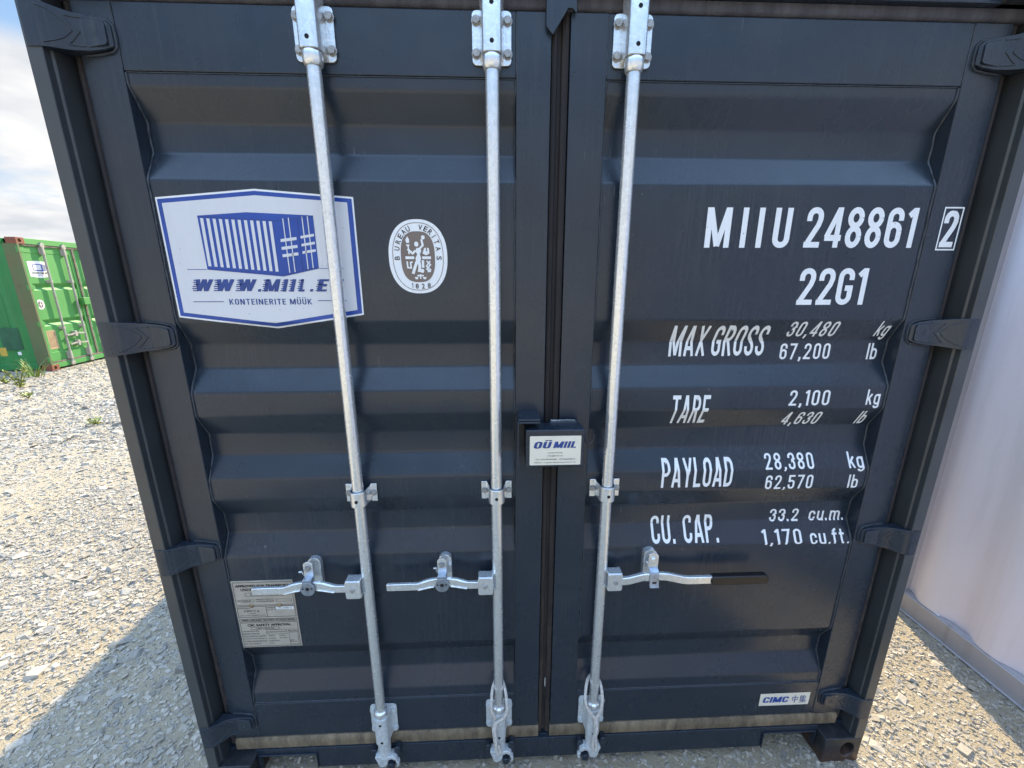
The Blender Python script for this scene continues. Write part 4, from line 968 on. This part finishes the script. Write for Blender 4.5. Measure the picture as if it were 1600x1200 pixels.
rope(1.3905, [(1.388,-.012,.295),(1.373,-.012,.318),(1.360,-.012,.340),(1.352,-.008,.372),(1.356,.008,.400),(1.366,.030,.414),(1.379,.044,.420),(1.3905,.0462,.422),(1.402,.044,.420),(1.413,.020,.405),(1.4135,-.004,.380),(1.411,-.012,.345),(1.404,-.012,.312),(1.392,-.012,.292)],
     [[(1.389,-.012,.296),(1.392,-.014,.262),(1.3925,-.014,.230),(1.390,-.014,.198),(1.388,-.012,.165),(1.391,-.010,.142),(1.397,-.010,.134),(1.402,-.010,.146),(1.400,-.012,.172)],
      [(1.393,-.012,.292),(1.396,-.020,.258),(1.394,-.020,.226),(1.395,-.020,.194)]], 'white twisted rope loop hanging on the bar right of the centre seal')

# ================================================================== GREEN CONTAINER
gAng = R(96.2); gRoot = Vector((-7.97, 7.38, 0)); c_, s_ = math.cos(gAng), math.sin(gAng)
g0 = gRoot + Vector((c_*1.219, s_*1.219, 0))
gc = empty('shipping_container', g0, gAng)
tag(gc, 'weathered green container with rusty corners standing farther back at the left', 'shipping container')
GO = (-W_/2, 0, 0)
def gpart(mb, name, mat, parent=gc, loc=GO, **k): return mb.build(name, mat, parent, loc, **k)
for fl in (False, True):
    for z0 in (0.0, 2.474):
        x0, x1 = (2.270, W_) if fl else (0, .168)
        gpart(casting_mb(x0, x1, z0, z0+.117, hx=(x0+x1)/2+(0.01 if fl else -.01), ha=.030, hb=.034), 'corner_casting', M['rust'], smooth=30, bevel=.004)
    a = MB()
    pg = [(0,0),(.04,0),(.04,.05),(.07,.052),(.07,.24),(0,.24)]
    a.prism_xy(mir(pg) if fl else pg, .117, 2.474); gpart(a, 'corner_post', M['rusty_post'], bevel=.004)
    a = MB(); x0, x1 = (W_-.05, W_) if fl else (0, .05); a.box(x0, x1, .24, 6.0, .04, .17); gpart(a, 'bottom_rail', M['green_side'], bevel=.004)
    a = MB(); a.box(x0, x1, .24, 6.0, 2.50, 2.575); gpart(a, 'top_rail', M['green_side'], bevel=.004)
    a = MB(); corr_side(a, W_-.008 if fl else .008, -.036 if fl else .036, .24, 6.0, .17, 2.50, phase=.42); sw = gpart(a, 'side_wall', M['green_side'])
    if not fl:
        d = MB(); d.box(.0045, .0075, .40, .74, .45, .89); d.build('repair_patch', M['green_dark'], sw, GO and (0,0,0))
        d = MB(); d.box(.003, .0052, .70, .82, .33, .50); d.build('yellow_sticker', M['yellow'], sw)
        d = MB(); d.box(.003, .0052, .46, .52, .345, .41); d.build('white_sticker', M['white'], sw)
a = MB(); a.box(.03, W_-.03, .03, .2, .04, .14); gpart(a, 'door_sill', M['green'], bevel=.004)
a = MB(); a.box(.168, 2.27, .02, .16, 2.478, 2.585); gpart(a, 'door_header', M['green'], bevel=.004)
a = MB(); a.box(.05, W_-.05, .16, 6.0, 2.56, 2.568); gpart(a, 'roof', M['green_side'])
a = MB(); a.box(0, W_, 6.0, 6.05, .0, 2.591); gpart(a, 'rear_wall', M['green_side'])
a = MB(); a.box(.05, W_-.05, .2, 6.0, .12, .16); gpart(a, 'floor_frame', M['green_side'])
a = MB(); a.box(.07, 2.36, .03, .055, 2.44, 2.478); a.box(.07, 2.36, .03, .055, .14, .175); a.box(1.195, 1.24, .035, .06, .17, 2.45)
a.box(.07, .085, .04, .06, .17, 2.45); a.box(2.353, 2.368, .04, .06, .17, 2.45); gpart(a, 'door_gasket', M['old_gasket'], bevel=.004)
def gdoor(xa, xb_):
    zs = [(2.44,.055),(2.32,.055),(2.315,.062),(1.735,.062),(1.665,.105),(1.65,.105),(1.60,.062),(1.025,.062),(.955,.105),(.94,.105),(.89,.062),(.36,.062),(.355,.055),(.175,.055)]
    p = MB(); n_ = len(zs)
    p.add([(xa+.03,y,z) for z,y in zs]+[(xb_-.03,y,z) for z,y in zs], [(i,i+1,n_+i+1,n_+i) for i in range(n_-1)])
    p.box(xa, xa+.06, .052, .10, .175, 2.44); p.box(xb_-.06, xb_, .052, .10, .175, 2.44)
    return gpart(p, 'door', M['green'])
gd1 = gdoor(.085, 1.195); gd2 = gdoor(1.24, 2.353)
for zc in (2.37, 1.66, .95, .24):
    for fl in (False, True):
        a = MB(); x0, x1 = (2.30, 2.43) if fl else (.008, .138)
        a.prism_xz(rrect(x0, x1, zc-.04, zc+.04, .015), .012, .055); a.tube([((x0 if not fl else x1), .02, zc-.05), ((x0 if not fl else x1), .02, zc+.05)], .02, 10)
        a.build('hinge', M['green'], gd2 if fl else gd1, smooth=40)
def gbar(x, hz):
    a = MB(); a.tube([(0,.015,.06),(0,.015,2.53)], .020, 12); o = gpart(a, 'locking_bar', M['old_bar'], loc=(x-W_/2,0,0), smooth=50)
    for z0, z1 in ((2.30,2.44),(.18,.33)):
        d = MB(); d.prism_xz(rrect(-.055,.055,z0,z1,.01), .038, .052); d.prism_xy(hat_poly(.028,-.006,.034,.038), z0-.01, z1+.01); d.build('bar_bracket', M['old_bar'], o, smooth=40)
    for z0 in (1.77, .83):
        d = MB(); d.prism_xz(rrect(-.055,.055,z0-.03,z0+.03,.01), .048, .062); d.prism_xy(hat_poly(.026,-.008,.032,.048), z0-.025, z0+.025); d.build('guide_bracket', M['old_bar'], o, smooth=40)
    for z0 in (2.47, .08):
        d = MB(); d.prism_xz([(-.035,z0-.04),(.035,z0-.04),(.055,z0+.01),(.03,z0+.04),(-.03,z0+.04),(-.05,z0+.01)], -.004, .03); d.build('cam', M['old_bar'], o, bevel=.005)
    sg = 1 if x < .8 or (1.2 < x < 1.6) else -1
    d = MB(); d.ribbon([(sg*.01,hz),(sg*.12,hz),(sg*.20,hz+.015),(sg*.30,hz+.015),(sg*.44,hz)] if sg > 0 else [(-.44,hz),(-.30,hz+.015),(-.20,hz+.015),(-.12,hz),(-.01,hz)], .016, -.012, .004)
    d.build('bar_handle', M['old_bar'], o, bevel=.003)
    d = MB(); d.prism_xz(rrect(sg*.23-.03, sg*.23+.03, hz-.05, hz+.07, .02), -.016, .061); d.build('handle_catch', M['old_bar'], o, bevel=.004)
for x_, hz in ((.505,.67),(.985,.47),(1.45,.47),(1.93,.67)): gbar(x_, hz)
a = MB(); a.box(1.09, 1.30, -.05, .052, 1.27, 1.42); gpart(a, 'lock_box', M['green'], bevel=.008)
# its own stickers
def gdecal(name, pcs_, mat, par, plane, layer=0): return decal(name, pcs_, mat, par, plane=plane, layer=layer*3, eps=.002)
GP = .062
def ghex(i): return [(.165+i,2.152-i),(.375,2.170-i),(.585-i,2.152-i),(.585-i,1.870+i),(.375,1.838+i),(.165+i,1.870+i)]
gdecal('company_sticker', [P(ghex(0))], M['white'], gd1, GP)
gdecal('sticker_emblem', [P([(.255,2.10),(.39,2.11),(.52,2.10),(.52,1.985),(.44,1.965),(.255,1.985)])], M['blue'], gd1, GP, 1)
gdecal('emblem_stripes', [RECT(.263,.425,1.995,2.092)] + [RECT(x_,x_+.008,1.985,2.095) for x_ in (.46,.475,.495)], M['sticker_white'], gd1, GP, 2)
gdecal('sticker_lettering', [txt('WWW.MIIL.EE', .215,.535,1.915,1.953,0,.3), txt('WWW.MIIL.EE', .219,.539,1.915,1.953,0,.3), txt('KONTEINERITE MÜÜK', .27,.48,1.885,1.903,.01)], M['ink'], gd1, GP, 1)
gdecal('oval_seal', [OVAL(.205, 1.325, .078, .095)], M['white'], gd1, GP)
gdecal('seal_field', [OVAL(.205, 1.325, .046, .066)], M['brown'], gd1, GP, 1)
gdecal('seal_figure', [RECT(.198,.210,1.28,1.36), RECT(.175,.236,1.318,1.328), OVAL(.204,1.37,.008,.009)], M['white'], gd1, GP, 2)
a = MB(); a.box(.150, .350, .058, .062, .42, .80); a.build('data_plate', M['tan'], gd1)
gdecal('plate_lettering', [RECT(.165,.335,.770-k*.022,.775-k*.022) for k in range(15)], plain('faded_brown_ink', (.25, .16, .09), .6), gd1, .058, 0)

# ================================================================== PALE LILAC CONTAINER ON THE RIGHT
WX = 3.330; wy0, wy1 = -5.16, .90
wc = empty('shipping_container', (WX+W_/2, (wy0+wy1)/2, 0))
tag(wc, 'pale lilac container with upright corrugations standing close beside on the right', 'shipping container')
WO = (-(WX+W_/2), -(wy0+wy1)/2, 0)
def wpart(mb, name, mat, parent=wc, loc=WO, **k): return mb.build(name, mat, parent, loc, **k)
a = MB(); corr_side(a, WX+.010, .036, wy0+.16, wy1-.16, .1155, 2.5, phase=.30)
o = wpart(a, 'side_wall', M['lilac'])
bm = bmesh.new(); bm.from_mesh(o.data)
bmesh.ops.bevel(bm, geom=[e for e in bm.edges if len(e.link_faces) == 2], offset=.006, segments=2, affect='EDGES')
for f_ in bm.faces: f_.smooth = True
bm.to_mesh(o.data); bm.free(); o.data.set_sharp_from_angle(angle=R(35))
a = MB(); a.box(WX, WX+.012, wy0+.16, wy1-.16, .005, .112); a.box(WX+.012, WX+.07, wy0+.16, wy1-.16, .104, .1145); a.box(WX-.012, WX, wy0+.16, wy1-.16, .004, .010); wpart(a, 'bottom_rail', M['lilac_rail'], bevel=.002)
a = MB(); a.box(WX, WX+.06, wy0+.16, wy1-.16, 2.5, 2.575); wpart(a, 'top_rail', M['lilac_rail'], bevel=.003)
a = MB(); a.tube([(WX+.030,.566,.112),(WX+.026,.566,.140),(WX+.020,.566,.150)], .006, 8); a.box(WX+.012, WX+.034, .552, .580, .1145, .120); wpart(a, 'lashing_hook', M['white'], smooth=50)
for yy_ in (wy0, wy1-.165):
    for xx_ in (WX-.004, WX+W_-.162):
        a = MB(); a.box(xx_, xx_+.165, yy_, yy_+.165, .117, 2.474); wpart(a, 'corner_post', M['lilac_rail'], bevel=.004)
        for z0 in (0.0, 2.474):
            a = MB(); a.box(xx_-.002, xx_+.167, yy_-.002, yy_+.167, z0, z0+.117); wpart(a, 'corner_casting', M['lilac_rail'], bevel=.008)
a = MB(); corr_side(a, WX+W_-.010, -.036, wy0+.16, wy1-.16, .02, 2.56); wpart(a, 'side_wall', M['lilac'])
a = MB(); a.box(WX+.05, WX+W_-.05, wy0+.05, wy1-.05, 2.56, 2.568); wpart(a, 'roof', M['lilac'])
for yy_ in (wy0+.03, wy1-.06):
    a = MB(); a.box(WX+.16, WX+W_-.16, yy_, yy_+.03, .05, 2.55); wpart(a, 'end_wall', M['lilac'])

# ================================================================== WEEDS in front of the green container
def leafmat(name, c1, c2):
    m, t, b = newmat(name); g_ = N(t, 'ShaderNodeNewGeometry')
    t.links.new(mix(t, g_.outputs['Random Per Island'], c1, c2), b.inputs['Base Color']); b.inputs['Roughness'].default_value = .55; return m
M['weed'] = leafmat('yellow_green_leaves', (.16, .22, .03), (.30, .32, .06)); M['grassb'] = leafmat('green_grass_blades', (.10, .19, .03), (.22, .28, .06)); M['stem'] = plain('weed_stem', (.16, .17, .05), .6)
def leafy(loc, h, w_, n_, label):
    e = empty('weed', loc); tag(e, label, 'weed', 'weeds by the green container')
    st = MB(); lf = MB()
    for k in range(6):
        a_ = random.uniform(0, 6.28); l_ = h*random.uniform(.6, 1); tx, ty = w_*.5*math.cos(a_), w_*.5*math.sin(a_)
        pts = [(0,0,0),(tx*.3,ty*.3,l_*.4),(tx*.7,ty*.7,l_*.75),(tx,ty,l_)]; st.tube(pts, .005, 5)
        for _ in range(n_//6):
            f_ = random.random()**.7; i = min(int(f_*3), 2); g_ = f_*3-i
            p = Vector(pts[i]).lerp(Vector(pts[i+1]), g_); d_ = Vector((random.gauss(0,1), random.gauss(0,1), random.uniform(-.1,1))).normalized()
            s_ = random.uniform(.03,.06)*(1.2-f_*.5); sd_ = d_.cross(Vector((random.random(),random.random(),random.random()))).normalized()
            q_ = p+d_*s_*1.4
            lf.add([p, p+d_*s_*.7+sd_*s_*.28, q_, p+d_*s_*.7-sd_*s_*.28], [(0,1,2,3)])
    st.build('stem', M['stem'], e); lf.build('foliage', M['weed'], e)
def grass(loc, h, w_, n_, label):
    e = empty('grass_tuft', loc); tag(e, label, 'grass', 'weeds by the green container'); lf = MB()
    for _ in range(n_):
        a_ = random.uniform(0, 6.28); r_ = w_*.25*random.random(); l_ = h*random.uniform(.5, 1); o_ = w_*random.uniform(.1, .6)
        bx, by = r_*math.cos(a_), r_*math.sin(a_); cx_, cy_ = math.cos(a_), math.sin(a_); wd = random.uniform(.008,.016); nx_, ny_ = -cy_*wd, cx_*wd
        pts = [(0,0),(o_*.25,l_*.5),(o_*.6,l_*.85),(o_,l_*.95)]
        vs_ = []
        for k, (dd, zz_) in enumerate(pts):
            q_ = 1-k/3.2; vs_ += [(bx+cx_*dd+nx_*q_, by+cy_*dd+ny_*q_, zz_), (bx+cx_*dd-nx_*q_, by+cy_*dd-ny_*q_, zz_)]
        lf.add(vs_, [(0,1,3,2),(2,3,5,4),(4,5,7,6)])
    lf.build('blades', M['grassb'], e)
leafy((-7.16,6.03,0), .46, .30, 170, 'bushy yellow green weed in the gravel below the green side wall')
grass((-7.85,6.92,0), .40, .70, 26, 'long bladed grass tuft at the green container corner')
leafy((-7.75,6.35,0), .16, .30, 60, 'low yellowish weed at the left edge of the gravel')
leafy((-6.3,5.35,0), .12, .16, 40, 'small green sprig alone in the sunlit gravel')
leafy((-4.1,4.05,0), .10, .14, 36, 'tiny sprig nearer in the bright gravel beside the dark container')
